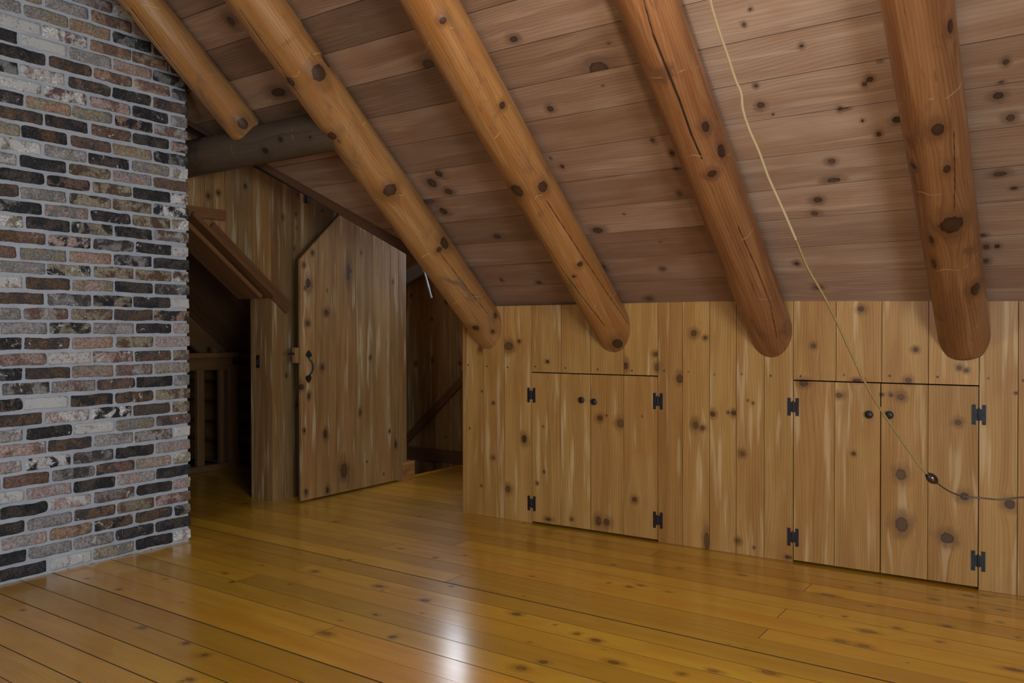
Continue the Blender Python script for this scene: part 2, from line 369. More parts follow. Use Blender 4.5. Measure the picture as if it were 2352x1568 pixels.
# ------------------------------------------------------------------ the room's planes
PIT = math.radians(40.0); CP, SP = math.cos(PIT), math.sin(PIT)
YR, ZR = 4.294, 1.36                       # foot of the roof slope
RN = (0, SP, CP); RC = SP*YR+CP*ZR
def zroof(y): return ZR+math.tan(PIT)*(YR-y)
XR = 2.2                                    # right gable
KS = 0.026                                  # the knee wall is a touch out of square
def ky(x): return 4.29+KS*(x+1.8)
KU = np.array([1.0, KS, 0])/math.sqrt(1+KS*KS); KNn = np.array([KS, -1.0, 0])/math.sqrt(1+KS*KS)
def onk(px, py): return onpl(px, py, (-KS, 1, 0), 4.29+KS*1.8)
KSC = math.sqrt(1+KS*KS)

# ---- floor
sm = [-4.3+0.1433*i for i in range(39)]; sm = [y for y in sm if y < 1.25]
seams = sm+[1.31, 1.445, 1.593, 1.731, 1.879, 2.031, 2.180, 2.325, 2.465, 2.602, 2.747, 2.882, 3.022, 3.163, 3.29, 3.43, 3.568, 3.709, 3.852, 3.99, 4.13, 4.27, 4.41, 4.55, 4.69, 4.83, 4.955, 5.10, 5.24, 5.38, 5.52, 5.66, 5.80]
butts = {3.022: [-2.513], 2.465: [-3.35+0.0], 2.747: [-3.956, -3.27], 2.882: [-3.957], 2.180: [-2.50-0.0], 3.43: [-1.054], 3.852: [-1.06], 3.163: [-1.043], 3.568: [-2.9], 3.29: [-3.2], 3.99: [-1.9], 2.031: [-0.6], 1.593: [-1.4], 3.709: [-3.6]}
frows = []; ftints = []
def fy(seam): return butts.get(seam, [])
for a, b in zip(seams, seams[1:]):
    x0 = -6.25 if (2.75 < a < 4.70) else (-4.555 if a >= 4.70 else -4.9)
    x1 = XR if a < 4.28 else -3.35
    if a < 4.26 or True:
        if a < -1.0: x0 = -4.9
    cuts = [x0]+sorted(c for c in fy(a) if x0 < c < x1)
    if not cuts[1:] and RNG.random() < 0.5 and x1 > 0: cuts.append(RNG.uniform(0.3, 1.6))
    cuts.append(x1)
    for c, d in zip(cuts, cuts[1:]): frows.append((c, d, a, b))
fk = []
for (px, py, rx, ry) in [(871,1346,9,3),(976,1378,9,5),(1186,1410,10,4),(902,1462,8,4),(748,1454,12,4),(1197,1534,12,4),(1248,1520,9,5),(723,1312,7,3),(427,1477,7,3),(470,1504,6,3),(326,1441,7,3),(436,1560,8,3),(1325,1455,7,3),(1369,1470,10,4),(1410,1521,12,4),(1566,1547,6,3),(1995,1450,15,5),(1765,1544,13,4),(1638,1540,12,3),(1930,1472,11,4),(1984,1483,11,4),(2176,1438,8,2.5),(1445,1347,6,2),(1472,1344,6,2),(1705,1320,8,2),(1901,1366,13,4),(2328,1537,15,3),(2145,1376,8,2),(2225,1368,10,2),(2265,1368,9,2),(2020,1339,8,2),(2060,1442,6,2),(1000,1280,5,2),(770,1198,5,2),(2230,1395,6,2),(2300,1400,8,2)]:
    p = onz(px, py); q = onz(px+rx, py)
    fk.append((p[0], p[1], max(0.008, rx/F_PX*np.linalg.norm(p)*1.1), max(0.006, min(0.014, ry/F_PX*np.linalg.norm(p)*2.2))))
frows_hi = [r for r in frows if r[2] >= 1.0]; frows_lo = [r for r in frows if r[2] < 1.0]
fl = boards('floor', (0, 0, 0), (1, 0, 0), (0, 1, 0), (0, 0, 1), frows_hi, M['floor'], res=0.011, gap=0.0036, gaps={2.031: 0.0075, 3.022: 0.0085, 2.325: 0.0045, 1.731: 0.0055, 1.593: 0.0055, 1.445: 0.005, 1.879: 0.0045, 2.602: 0.0022, 2.747: 0.003, 3.163: 0.002, 2.180: 0.0018, 3.43: 0.0018}, depth=0.012, knots=fk, rk=0.9, kr=(0.004, 0.010), tint=(0.80, 1.18), red=(0.0, 0.55), lifts=False, kind='structure')
fb = boards('floor_near_boards', (0, 0, 0), (1, 0, 0), (0, 1, 0), (0, 0, 1), frows_lo, M['floor'], res=0.035, gap=0.003, depth=0.012, rk=0.5, parent=fl, tint=(0.85, 1.12), lifts=False)
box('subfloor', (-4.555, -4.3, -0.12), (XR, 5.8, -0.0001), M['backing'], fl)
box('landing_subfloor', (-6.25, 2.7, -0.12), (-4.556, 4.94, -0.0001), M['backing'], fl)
box('nosing', (-4.60, 4.955, -0.03), (-4.556, 5.795, 0.004), M['floor'], fl, bev=0.006, grain=(0, 1, 0))

box('eave_light_block', (-3.33, 4.80, -0.1), (XR, 4.84, 1.45), M['backing'], None, kind='structure')  # unseen panel added behind the knee wall to stop light leaking in
box('eave_light_block_lid', (-3.33, 4.40, 1.38), (XR, 4.84, 1.42), M['backing'], fl)  # unseen lid added on top of it against the same stray light
# ---- main sloped ceiling: boards along x, v measured up the slope from the knee wall
sl = [-0.06, 0.183, 0.369, 0.554, 0.738, 0.925, 1.121, 1.31, 1.50, 1.70, 1.90, 2.093, 2.286, 2.475, 2.665, 2.85]
while sl[-1] < 5.45: sl.append(sl[-1]+0.19)
def vx(v):                                   # left end of the boards: the valley
    y = YR-v*CP
    return max(-4.95, min(-3.33, -4.132+(y-3.243)*1.12))
crow = []
for a, b in zip(sl, sl[1:]):
    y = YR-a*CP
    if a > 2.05: crow.append((-5.2, XR, a, b))
    else: crow.append((vx(b), XR, a, b, vx, None))
cr2 = []
for r in crow:                               # a few butt joints beyond the picture keep the boards believable
    cr2.append(r)
ck = []
def addk(lst, ox, oy, s, out):
    for q in lst:
        x, y, rx = q[:3]; ry = q[3] if len(q) > 3 else rx
        out.append((ox+x/s, oy+y/s, rx/s, ry/s))
cpx = []
addk([(465,235,9),(565,308,17),(1340,82,18),(1508,193,20),(1540,325,20,10),(1570,540,22),(1095,717,14,7),(870,855,46,26),(915,1170,30,24),(1425,1183,25,17),(1310,1440,32,18),(365,1302,24,13),(1408,953,7),(25,908,18,11),(45,1280,14)], 1140, 300, 3.733, cpx)
addk([(1282,82,9),(1228,212,15),(1720,395,15),(1330,735,15),(1372,900,30,22),(67,370,8),(1475,980,8),(15,735,7),(8,580,18)], 1380, 0, 3.7327, cpx)
addk([(450,525,15,8),(365,680,24,19),(320,720,18),(165,930,20,8),(600,1025,36,22),(302,1035,13),(440,1150,18),(35,1385,20),(60,1550,28,13),(1530,530,20),(1490,705,20,10),(1465,820,33,24),(1570,1010,30,24),(1480,1490,42,18)], 1900, 0, 3.732, cpx)
addk([(1465,42,22,11),(1245,500,18),(1330,495,16),(1240,610,18),(1210,410,22,11)], 1900, 420, 3.409, cpx)
addk([(1375,158,22,14),(1264,250,8,6),(985,148,15,10),(640,212,20,8),(530,48,9,8),(1008,399,9,7),(992,420,12,10),(1030,440,10,7),(1018,485,9,8),(985,463,18,5),(1142,543,9,6),(1878,459,9,6),(1870,490,8,5),(1915,413,14,5),(1880,660,8,5),(1830,605,5,4),(1910,370,7,5),(1930,250,5,4),(1500,50,8,6),(1180,90,9,6)], 0, 0, 1.0, cpx)
for (px, py, rx, ry) in cpx:
    p = onpl(px, py, RN, RC); d = np.linalg.norm(p-CAM)/F_PX
    ck.append((p[0], (YR-p[1])/CP, max(0.006, rx*d*0.95), max(0.005, ry*d*1.15)))
ctint = [(0.86, .55), (1.0, .35), (0.84, .7), (1.16, .15), (0.92, .45), (1.12, .2), (0.95, .4), (1.02, .3), (0.9, .5), (1.1, .2), (0.84, .5), (1.05, .2), (0.95, .4), (1.0, .2), (0.8, .6), (1.0, .3)]
# ceiling boards differ between rafter bays: split each course at a rafter now and then
crow2 = []; tint2 = []
for i, r in enumerate(crow):
    tb, tr = ctint[i] if i < len(ctint) else (1.0, 0.2)
    # boards change tone from bay to bay: browner stock left of the cracked rafter, paler stock right of it
    dk = [0.78, 0.70, 0.86, 0.66, 0.80, 0.92, 0.72, 0.84, 0.60, 0.90, 0.58, 0.88, 0.70, 0.80][i % 14]
    parts = [(r[0], -2.273, dk, 0.45-0.3*(dk-0.6)), (-2.273, -1.357, tb*0.86, tr*0.6+0.22), (-1.357, -0.467, 1.0+(tb-1)*0.5+0.06, 0.02), (-0.467, r[1], RNG.uniform(0.82, 1.12), RNG.uniform(0, .25))]
    for j, (xa, xb, t1, t2) in enumerate(parts):
        crow2.append((xa, xb, r[2], r[3])+((r[4], None) if (len(r) > 4 and j == 0) else ())); tint2.append((t1, t2))
CU, CV, CN = np.array([1.0, 0, 0]), np.array([0, -CP, SP]), np.array([0, -SP, -CP])
ce = boards('ceiling', (0, YR, ZR), CU, CV, CN, crow2[:64], M['ceil'], res=0.0095, gap=0.0034, knots=ck, rk=0.12, kr=(0.005, 0.010), tints=tint2, kind='structure')
boards('upper_boards', (0, YR, ZR), CU, CV, CN, crow2[64:], M['ceil'], res=0.05, gap=0.002, rk=0.0, parent=ce)
def quadplate(name, pts, thick, mat, parent=None, **k):
    a, b, c = [Vector(p) for p in pts[:3]]; n = (b-a).cross(c-a).normalized()
    return poly_prism(name, pts, -n, thick, mat, parent, **k)
e = 0.0022
def rp(x, y, o=e): return (x, y+SP*o, zroof(y)+CP*o)
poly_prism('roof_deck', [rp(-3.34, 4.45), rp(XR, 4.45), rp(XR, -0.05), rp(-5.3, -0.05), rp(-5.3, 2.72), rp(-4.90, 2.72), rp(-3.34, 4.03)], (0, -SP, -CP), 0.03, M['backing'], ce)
# the opposite slope, behind the camera
boards('ceiling_rear_slope', (0, -4.30, ZR), (1, 0, 0), (0, CP, SP), (0, SP, -CP), [(-5.2, XR, i*0.19, (i+1)*0.19) for i in range(29)], M['ceil'], res=0.06, rk=0, kind='structure')
box('roof_ridge_beam', (-5.2, -0.12, 4.80), (XR, 0.12, 5.05), M['trim'], ce, grain=(1, 0, 0))
box('wall_rear', (-5.2, -4.34, 0), (XR, -4.28, 1.36), M['door'], None, grain=(0, 0, 1), kind='structure')

# ---- right gable with a window (behind the picture edge) : boards around an opening
gy0, gy1, gz0, gz1 = -0.9, 0.7, 0.66, 1.84
def zt(y): return zroof(abs(y)) if True else 0
grow = []
yy = -4.3
while yy < 4.28:
    y2 = min(4.29, yy+0.18); top = (lambda v: min(zroof(abs(v)), 4.9))
    if y2 <= gy0 or yy >= gy1: grow.append((0, top((yy+y2)/2), yy, y2, None, top))
    else:
        grow.append((0, gz0, yy, y2)); grow.append((gz1, top((yy+y2)/2), yy, y2, None, top))
    yy = y2
wr = boards('wall_right', (XR, 0, 0), (0, 0, 1), (0, 1, 0), (-1, 0, 0), grow, M['door'], res=0.06, rk=0, kind='structure')
gw = box('window_1', (XR+0.01, gy0-0.02, gz0-0.02), (XR+0.02, gy1+0.02, gz1+0.02), M['daylight'], None, kind='structure')
for (a, b) in (((XR-0.03, gy0-0.08, gz0-0.08), (XR+0.01, gy1+0.08, gz0)), ((XR-0.03, gy0-0.08, gz1), (XR+0.01, gy1+0.08, gz1+0.08)), ((XR-0.03, gy0-0.08, gz0), (XR+0.01, gy0, gz1)), ((XR-0.03, gy1, gz0), (XR+0.01, gy1+0.08, gz1)), ((XR-0.02, -0.13, gz0), (XR+0.005, -0.07, gz1))):
    box('window_frame', a, b, M['trim'], gw, grain=(0, 0, 1))

# ------------------------------------------------------------------ knee wall and its cupboard doors
def kp(x, z, o=0.0): return np.array([x, ky(x), z])+KNn*o
kpx = []
addk([(160,308,13,15),(325,290,28,22),(385,262,9),(550,380,10),(235,620,9),(97,768,5),(168,552,4),(415,828,15,22),(235,940,10),(320,1118,16,18),(165,1100,6),(525,757,4),(555,1295,17,8),(855,708,15),(975,738,20,22),(893,693,5),(1055,1180,13),(845,1305,16,26),(893,1312,18),(1005,405,12,22),(1178,338,13),(1185,415,12,22),(1320,480,19,23),(1400,215,16),(1467,242,10),(1410,750,15,22),(1450,765,13),(1510,685,14),(1600,675,8),(1632,678,13),(1475,1420,13,50),(1655,1420,12),(1100,697,4),(490,1087,8),(690,1295,8),(530,1020,6)], 1040, 680, 2.529, kpx)
addk([(605,108,12),(367,292,11),(878,310,10),(842,465,12),(1096,402,10),(1132,415,9),(318,478,19,14),(495,540,13,11),(585,465,17,8),(710,535,6),(755,538,7),(803,548,14),(12,832,11),(65,578,5),(38,565,4),(70,1300,6),(805,935,20,24),(808,1185,24,32),(1035,1252,24,22),(568,830,8),(1090,675,12),(1122,1045,16),(1350,1085,18),(235,1348,8),(250,1350,7),(1380,528,5)], 1700, 660, 2.178, kpx)
kk = []
for (px, py, rx, ry) in kpx:
    p = onk(px, py); d = np.linalg.norm(p-CAM)/F_PX
    kk.append((p[2], p[0]*1.0, max(0.005, ry*d*0.95), max(0.004, rx*d*1.0)))
KO = np.array([0, ky(0), 0]); KV = np.array([1.0, KS, 0])
def ktop(x): return zroof(ky(x)) if x > -1.65 else ZR
def zk(v): return min(ZR, zroof(ky(v)))+0.0
rowsk = []
A = [-3.340, -3.203, -3.038, -2.834]
for a, b in zip(A, A[1:]): rowsk.append((0.0, 1.36, a, b, None, zk))
for a, b in zip([-2.834, -2.620, -2.420, -2.201], [-2.620, -2.420, -2.201, -1.988]): rowsk.append((0.944, 1.36, a, b, None, zk))
B = [-1.988, -1.841, -1.686, -1.538, -1.389, -1.239]
for a, b in zip(B, B[1:]): rowsk.append((0.0, 1.36, a, b, None, zk))
for a, b in zip([-1.239, -1.030, -0.818, -0.613], [-1.030, -0.818, -0.613, -0.404]): rowsk.append((0.944, 1.36, a, b, None, zk))
C_ = [-0.404, -0.251, -0.05, 0.14, 0.33, 0.5, 0.7, 0.88, 1.07, 1.25, 1.45, 1.64, 1.83, 2.02, 2.2]
for a, b in zip(C_, C_[1:]): rowsk.append((0.0, 1.36, a, b, None, zk))
kt = [(0.98, .2), (0.96, .15), (1.06, .1), (0.98, .2), (1.08, 0), (1.0, .1), (1.08, .05), (0.88, .5), (1.1, .1), (1.05, .1), (1.0, .2), (0.98, .15), (1.0, .15), (1.08, .15), (1.02, .2), (1.12, .1), (1.0, .2), (0.98, .3), (0.85, .6)]
KW = boards('wall_knee', KO, (0, 0, 1), KV, KNn, rowsk, M['knee'], res=0.006, gap=0.0030, knots=kk, rk=0.0, tints=kt, kind='structure')
# backing behind the boards, in pieces around the two cupboards
def kbox(name, x0, x1, z0, z1, o0, o1, mat, parent, **k):
    """box on the knee wall; o = distance out of the wall face (negative = into it)"""
    pts = [kp(x0, z0, o1), kp(x1, z0, o1), kp(x1, z1, o1), kp(x0, z1, o1)]
    return poly_prism(name, pts, KNn, o1-o0, mat, parent, **k)
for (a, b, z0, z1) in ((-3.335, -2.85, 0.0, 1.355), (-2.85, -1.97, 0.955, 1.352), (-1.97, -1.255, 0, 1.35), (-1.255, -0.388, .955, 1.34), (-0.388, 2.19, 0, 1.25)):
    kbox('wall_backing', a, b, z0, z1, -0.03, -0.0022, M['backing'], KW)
kbox('end_strip', -3.368, -3.342, 0, 1.36, -0.07, 0.004, M['knee'], KW, grain=(0, 0, 1), bev=0.002)
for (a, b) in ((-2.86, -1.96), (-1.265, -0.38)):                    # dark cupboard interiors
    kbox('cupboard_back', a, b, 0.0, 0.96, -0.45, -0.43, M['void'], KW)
sc = []
addk([(90,400,1),(198,407,1),(318,413,1),(478,408,1),(653,417,1),(842,425,1),(1040,432,1),(1228,432,1),(1369,438,1),(1519,455,1)], 1040, 680, 2.529, sc)
addk([(8,433,1),(153,441,1),(303,443,1),(520,437,1),(749,442,1),(988,447,1),(1242,454,1),(1418,465,1)], 1700, 660, 2.178, sc)
for q in sc:
    p = onk(q[0], q[1]); lathe('screw', [(0.0060, -0.002), (0.0060, 0.0002), (0.0052, 0.0010), (0.002, 0.0004)], p, KNn, M['screw'], KW, seg=12)

def hinge(parent, x, z, side):
    """black H hinge centred on the door edge; side = -1 or 1 only mirrors the screws"""
    h = 0.092 if x < -1.5 else 0.092
    w2 = 0.0285
    r = bpy.data.objects.new('hinge', bpy.data.meshes.new('hinge'))
    bm = bmesh.new()
    def add(x0, x1, z0, z1, o0, o1):
        g = bmesh.ops.create_cube(bm, size=1.0)['verts']
        for v in g:
            a = (x0+x1)/2+v.co.x*(x1-x0); c = (z0+z1)/2+v.co.z*(z1-z0); o = (o0+o1)/2+v.co.y*(o1-o0)
            v.co = Vector(kp(x+a, z+c, o))
    for s in (-1, 1):
        add(*(sorted((s*w2, s*0.0125))), -h/2, h/2, 0.0012, 0.0042)
        add(*(sorted((s*0.0135, s*0.003))), -0.026, 0.026, 0.0012, 0.0042)
    o = finish('hinge', bm, M['iron'], parent)
    bpy.data.objects.remove(r)
    lathe('hinge_pin', [(0.0045, -0.027), (0.0048, -0.025), (0.0048, 0.025), (0.0045, 0.027), (0.003, 0.031), (0.001, 0.032)], kp(x, z, 0.005), (0, 0, 1), M['iron'], o, seg=14)
    for s in (-1, 1):
        for dz in (-0.038, 0, 0.038):
            lathe('rivet', [(0.003, 0.0), (0.0028, 0.001), (0.001, 0.0018)], kp(x+s*0.0205, z+dz, 0.0038), KNn, M['pin'], o, seg=10)
    return o
doors = [
 ((-2.834, -2.626, -2.420), (1339, 918), [(1220, 907), (1219, 1155)], 'left cupboard door of the pair near the plank passage, knob at its right edge', -2.834, [(1.02, .1), (1.08, 0)]),
 ((-2.420, -2.202, -1.988), (1367.5, 922), [(1511, 921), (1512, 1194)], 'cupboard door with a knotty lower board, right of the pair under the third rafter', -1.988, [(1.0, .25), (1.02, .2)]),
 ((-1.239, -1.036, -0.822), (1997.5, 951), [(1822, 934), (1821, 1233)], 'cupboard door left of the dangling cord, knob at its right edge', -1.239, [(0.97, .25), (1.0, .15)]),
 ((-0.822, -0.614, -0.404), (2044, 952), [(2246, 952), (2241, 1287)], 'cupboard door crossed by the brown cord with its inline switch', -0.404, [(1.0, .2), (0.93, .3)]),
]
for xs, kn, hs, lab, hx, tn in doors:
    root = empty('cupboard_door', tuple(kp(xs[1], 0.0)), label=lab, cat='cupboard door', group='plank cupboard doors in the knee wall')
    g = 0.0012
    boards('door_panel', KO, (0, 0, 1), KV, KNn, [(0.012, 0.940, a+(g if i == 0 else 0), b-(g if i == 1 else 0)) for i, (a, b) in enumerate(zip(xs, xs[1:]))], M['knee'], res=0.006, gap=0.0026, knots=kk, rk=0.0, tints=tn, parent=root, depth=0.018)
    kbox('batten', xs[0]+0.01, xs[2]-0.01, 0.12, 0.22, -0.035, -0.0185, M['knee'], root, grain=(1, 0, 0))
    kbox('batten', xs[0]+0.01, xs[2]-0.01, 0.72, 0.82, -0.035, -0.0185, M['knee'], root, grain=(1, 0, 0))
    p = onk(*kn)
    lathe('knob', [(0.010, 0.0), (0.0095, 0.004), (0.007, 0.010), (0.008, 0.013), (0.0180, 0.0165), (0.0192, 0.0195), (0.0180, 0.0230), (0.012, 0.0265), (0.004, 0.028)], p+KNn*0.0005, KNn, M['iron'], root)
    for q in hs:
        z = onk(*q)[2]; hinge(root, hx, z, 1)

# ------------------------------------------------------------------ log rafters
def make_log(name, P0, D, L, r, mat, kpx=(), cracks=(), seed=0, refU=None, cut=None, tint=(1, .2), rk=3, bend=0.0, nth=150, ds=0.009, taper=0.0, ring=(), **k):
    """log from P0 along unit D; knots and cracks are given as picture points on its near surface"""
    P0, D = np.array(P0, float), np.array(D, float); D /= np.linalg.norm(D)
    e1 = np.cross(D, [0, 0, 1.0]) if abs(D[2]) < 0.95 else np.array([1.0, 0, 0]); e1 /= np.linalg.norm(e1); e2 = np.cross(e1, D)
    def surf(px, py):
        d = ray(px, py); d = d/np.linalg.norm(d); w0 = CAM-P0
        dp = d-(d@D)*D; wp = w0-(w0@D)*D
        a, b, c = dp@dp, 2*dp@wp, wp@wp-r*r; disc = b*b-4*a*c
        tt = (-b-math.sqrt(max(disc, 0)))/(2*a); X = CAM+tt*d-P0
        return X@D, math.atan2(X@e2, X@e1), tt
    ns = int(L/ds)+1; s = np.linspace(0, L, ns); th = np.linspace(0, 2*math.pi, nth, endpoint=False)
    sg, tg = np.meshgrid(s, th, indexing='ij')
    kn = []
    for (px, py, rx, ry) in kpx:
        a, b, tt = surf(px, py); sc_ = tt/F_PX; kn.append((a, b, max(0.007, max(rx, ry)*sc_*1.15), max(0.006, min(rx, ry)*sc_*1.3)))
    rg = np.random.default_rng(seed+50)
    for _ in range(rg.poisson(rk)):
        q = rg.uniform(0.006, 0.014); kn.append((rg.uniform(0, L), rg.uniform(-math.pi, math.pi), q*1.3, q))
    kd = np.full(sg.shape, 9.0); vw = tg*r; bumpk = np.zeros(sg.shape)
    for (ks, kt_, ru, rv) in kn:
        dth = (tg-kt_+math.pi) % (2*math.pi)-math.pi; du = sg-ks; dv = dth*r
        d = np.sqrt((du/ru)**2+(dv/rv)**2); kd = np.minimum(kd, d)
        g = np.exp(-(du/(3.2*ru))**2)*np.exp(-np.abs(dv)/(2.2*rv)); vw = vw-np.tanh(dv/(0.4*rv))*g*rv*1.1
        bumpk += 0.25*rv*np.exp(-(d/1.6)**2)
    cr = np.full(sg.shape, 9.0)
    for (pts, wd) in cracks:
        q = [surf(*p)[:2] for p in pts]; n = len(q)
        for i in range(n-1):
            (s0, t0), (s1, t1) = q[i], q[i+1]
            w0 = max(0.0021, wd*(0.5+0.5*math.sin(math.pi*(i+0.5)/n)))
            f = np.clip((sg-s0)/(s1-s0+1e-9), 0, 1); tc = t0+(t1-t0)*f
            dth = (tg-tc+math.pi) % (2*math.pi)-math.pi
            ds_ = np.maximum(0, np.maximum(min(s0, s1)-sg, sg-max(s0, s1)))
            cr = np.minimum(cr, np.sqrt((dth*r)**2+ds_**2)/w0)
    rad = r*(1-taper*(sg/L))*(1+0.010*snoise(np.cos(tg)*1.2, sg*1.3+np.sin(tg), seed, 2.0)+0.004*snoise(tg*2, sg*0.6, seed+3, 3.0))
    rad = rad+bumpk-0.004*np.exp(-(cr*0.8)**2)
    for s_r in ring: rad = rad+0.0045*(sg < s_r)*np.exp(-np.maximum(0, s_r-sg)/0.12)
    ang = tg; C = P0+sg[..., None]*D
    P = C+rad[..., None]*(np.cos(ang)[..., None]*e1+np.sin(ang)[..., None]*e2)
    if cut is not None: P = cut(P, sg, tg)
    off = np.random.default_rng(seed).uniform(0, 30, 3)
    # angular seam is closed by wrapping the quads
    nS, nT = sg.shape; idx = np.arange(nS*nT).reshape(nS, nT); n2 = np.roll(idx, -1, 1)
    Q = np.stack([idx[:-1], idx[1:], n2[1:], n2[:-1]], -1).reshape(-1, 4)
    V = P.reshape(-1, 3); gc = np.stack([sg+off[0], vw+off[1], np.full(sg.shape, off[2])], -1).reshape(-1, 3)
    at = {'gc': gc, 'kd': kd.ravel(), 'cr': cr.ravel(), 'bt': np.tile([tint[0], tint[1], 1.0], (len(V), 1))}
    caps = []
    base = len(V); Vx = []
    for row in (0, nS-1):
        c = P[row].mean(0); rings = []
        for f in (0.66, 0.33, 0.02): rings.append(c+(P[row]-c)*f)
        prev = idx[row]
        for f, R_ in zip((0.66, 0.33, 0.02), rings):
            cur = base+np.arange(nT); base += nT; Vx.append(R_)
            a, b = prev, cur; q = np.stack([a, np.roll(a, -1), np.roll(b, -1), b], -1)
            if row == 0: q = q
            else: q = q[:, ::-1]
            caps.append(q); prev = cur
            for kx in ('gc', 'kd', 'cr', 'bt'):
                src = at[kx].reshape((nS*nT, -1) if at[kx].ndim == 2 else (nS*nT,))[row*nT:(row+1)*nT] if not kx+'x' in at else None
                at.setdefault('_'+kx, []).append(src)
    for kx in ('gc', 'kd', 'cr', 'bt'): at[kx] = np.concatenate([at[kx]]+at.pop('_'+kx))
    me = npmesh(name, np.concatenate([V]+Vx), np.concatenate([Q]+caps), at)
    bm = bmesh.new(); bm.from_mesh(me); bmesh.ops.recalc_face_normals(bm, faces=bm.faces[:]); bm.to_mesh(me); bm.free()
    return link(name, me, mat, None, True, **k)
RD = np.array([0, CP, -SP])
def rafter(x, r, y_end, mat, label, **k):
    top_y = 0.15
    c = np.array([x, top_y, zroof(top_y)])-np.array([0, SP, CP])*(r+0.004)
    L = (y_end-top_y)/CP
    return make_log('log_rafter', c, RD, L, r, mat, label=label, cat='log rafter', group='log rafters under the sloped plank ceiling', **k)
def cut1(P, sg, tg): 
    return P
rafter(-3.915, 0.0945, 3.03, M['log'], 'shortest log rafter, ending on the dark log beside the brick', kpx=[(558,284,7,10)], seed=1, tint=(0.82, 0), rk=2, cracks=[([(300, 20), (400, 150), (470, 240)], 0.0015)])
rafter(-3.174, 0.1165, 4.45, M['log'], 'log rafter passing in front of the wide plank door, thin seam crack near its top', kpx=[(731,167,11,14),(763,311,8,8),(895,436,11,11),(1020,558,8,12),(1008,573,5,5),(748,142,6,12),(668,187,6,9),(1137,724,5,5),(1093,752,6,6)], seed=2, tint=(0.84, 0.10), cracks=[([(548, 20), (640, 150), (690, 225)], 0.0016), ([(1010, 580), (1080, 670), (1120, 720)], 0.0012)], ring=(3.32,), rk=2)
rafter(-2.273, 0.113, 4.45, M['log'], 'log rafter ending above the left pair of cupboard doors', kpx=[(1017,47,6,6),(1153,242,6,6),(1188,437,10,14),(1246,428,8,11),(1332,606,5,5),(1318,634,3,3),(1418,788,12,8),(1050,258,6,8)], seed=3, tint=(0.86, 0.38), cracks=[([(1255, 460), (1330, 575), (1400, 680), (1445, 745)], 0.0016), ([(1195, 470), (1290, 620), (1390, 750)], 0.001)], rk=2)
rafter(-1.357, 0.111, 4.45, M['logred'], 'reddish log rafter with a long open crack running down it', kpx=[(1620,291,6,10),(1656,346,7,13),(1635,398,7,7)], seed=4, tint=(0.88, 0.28), cracks=[([(1478, 0), (1500, 80), (1528, 150), (1562, 235), (1588, 310), (1612, 365)], 0.0042), ([(1695, 520), (1740, 620), (1770, 700), (1785, 775)], 0.0024)], rk=2)
rafter(-0.467, 0.109, 4.45, M['logred'], 'log rafter with a large oval knot, above the right pair of cupboard doors', kpx=[(2182,60,6,11),(2154,296,12,8),(2098,380,6,6),(2175,387,8,5),(2186,514,17,15),(2240,663,8,12),(2125,672,5,10),(2140,550,4,8),(2145,605,4,11)], seed=5, tint=(0.82, 0.12), cracks=[([(2192, 300), (2194, 400), (2192, 485)], 0.0013)], rk=2)
# dark log carrying the short rafter, ending behind the second rafter
make_log('log_purlin', (-6.0, 3.018, 2.262), (1, 0.0, 0.0), 2.86, 0.108, M['darklog'], seed=9, tint=(0.72, 0.1), kpx=[(610,345,7,5),(645,320,5,4)], rk=5, ring=(), taper=0.0,
         label='dark weathered horizontal log under the end of the short rafter', cat='log beam')

# ------------------------------------------------------------------ brick chimney
XB = -4.213; YB = 2.80
pal = {'K': (0.022, 0.021, 0.022), 'D': (0.060, 0.048, 0.042), 'B': (0.115, 0.070, 0.042), 'R': (0.155, 0.092, 0.072), 'P': (0.34, 0.245, 0.215),
       'O': (0.30, 0.190, 0.125), 'G': (0.20, 0.19, 0.178), 'Y': (0.25, 0.210, 0.145), 'W': (0.56, 0.55, 0.52), 'X': (0.30, 0.27, 0.255)}
# rows from the floor up; each row from the corner leftwards, two letters a brick (main tone, second tone)
rows_ = {-1: 'PX KD KD OP PO', 0: 'PW KD YG WX KD', 1: 'KD KD GX XG KD', 2: 'YK DB KB OB PX', 3: 'PR YB DB XG KD', 4: 'PX KD BG PW KD', 5: 'KD XP KD PX WX', 6: 'YW PY RD DG RB',
         7: 'PX KD DG KW PX', 8: 'WB XB XG DB PR', 9: 'RD YG WY KD GX', 10: 'YB BD KW PW DB', 11: 'BY BK KB WX KR', 12: 'GX KD RD XR DG', 13: 'YX RX PY DB KG', 14: 'YB BD PR PW RP',
         15: 'PX YB PO BD DK', 16: 'PX KD XG KY XG', 17: 'KO DB YB XR XG', 18: 'WX KD KY DG BD', 19: 'DG KD PY DB OW', 20: 'BW BY BY YK GX', 21: 'KD KG PO YG RB', 22: 'OW KD DG PK BR',
         23: 'BX KD YK KD WY', 24: 'YW BY KD PG KG', 25: 'KW BY YD GX DB', 26: 'BW KD BY KR KD', 27: 'BR PX YB KD XW', 28: 'WY GY DK GX WY', 29: 'KG YO RD KB YG', 30: 'PK KD RB DK DB',
         31: 'RX KO YG OY KD', 32: 'GX KD RP RW WY', 33: 'RD KD DR PW KG', 34: 'GD OR RO DB KD', 35: 'KG PO GX WX KD', 36: 'KD OB RO RW WX', 37: 'KD KG YO YG GX', 38: 'RD OP OR GX OY', 39: 'GR WK RX DB YG', 40: 'WG XG OY KD BR', 41: 'BD PW KD RX GX'}
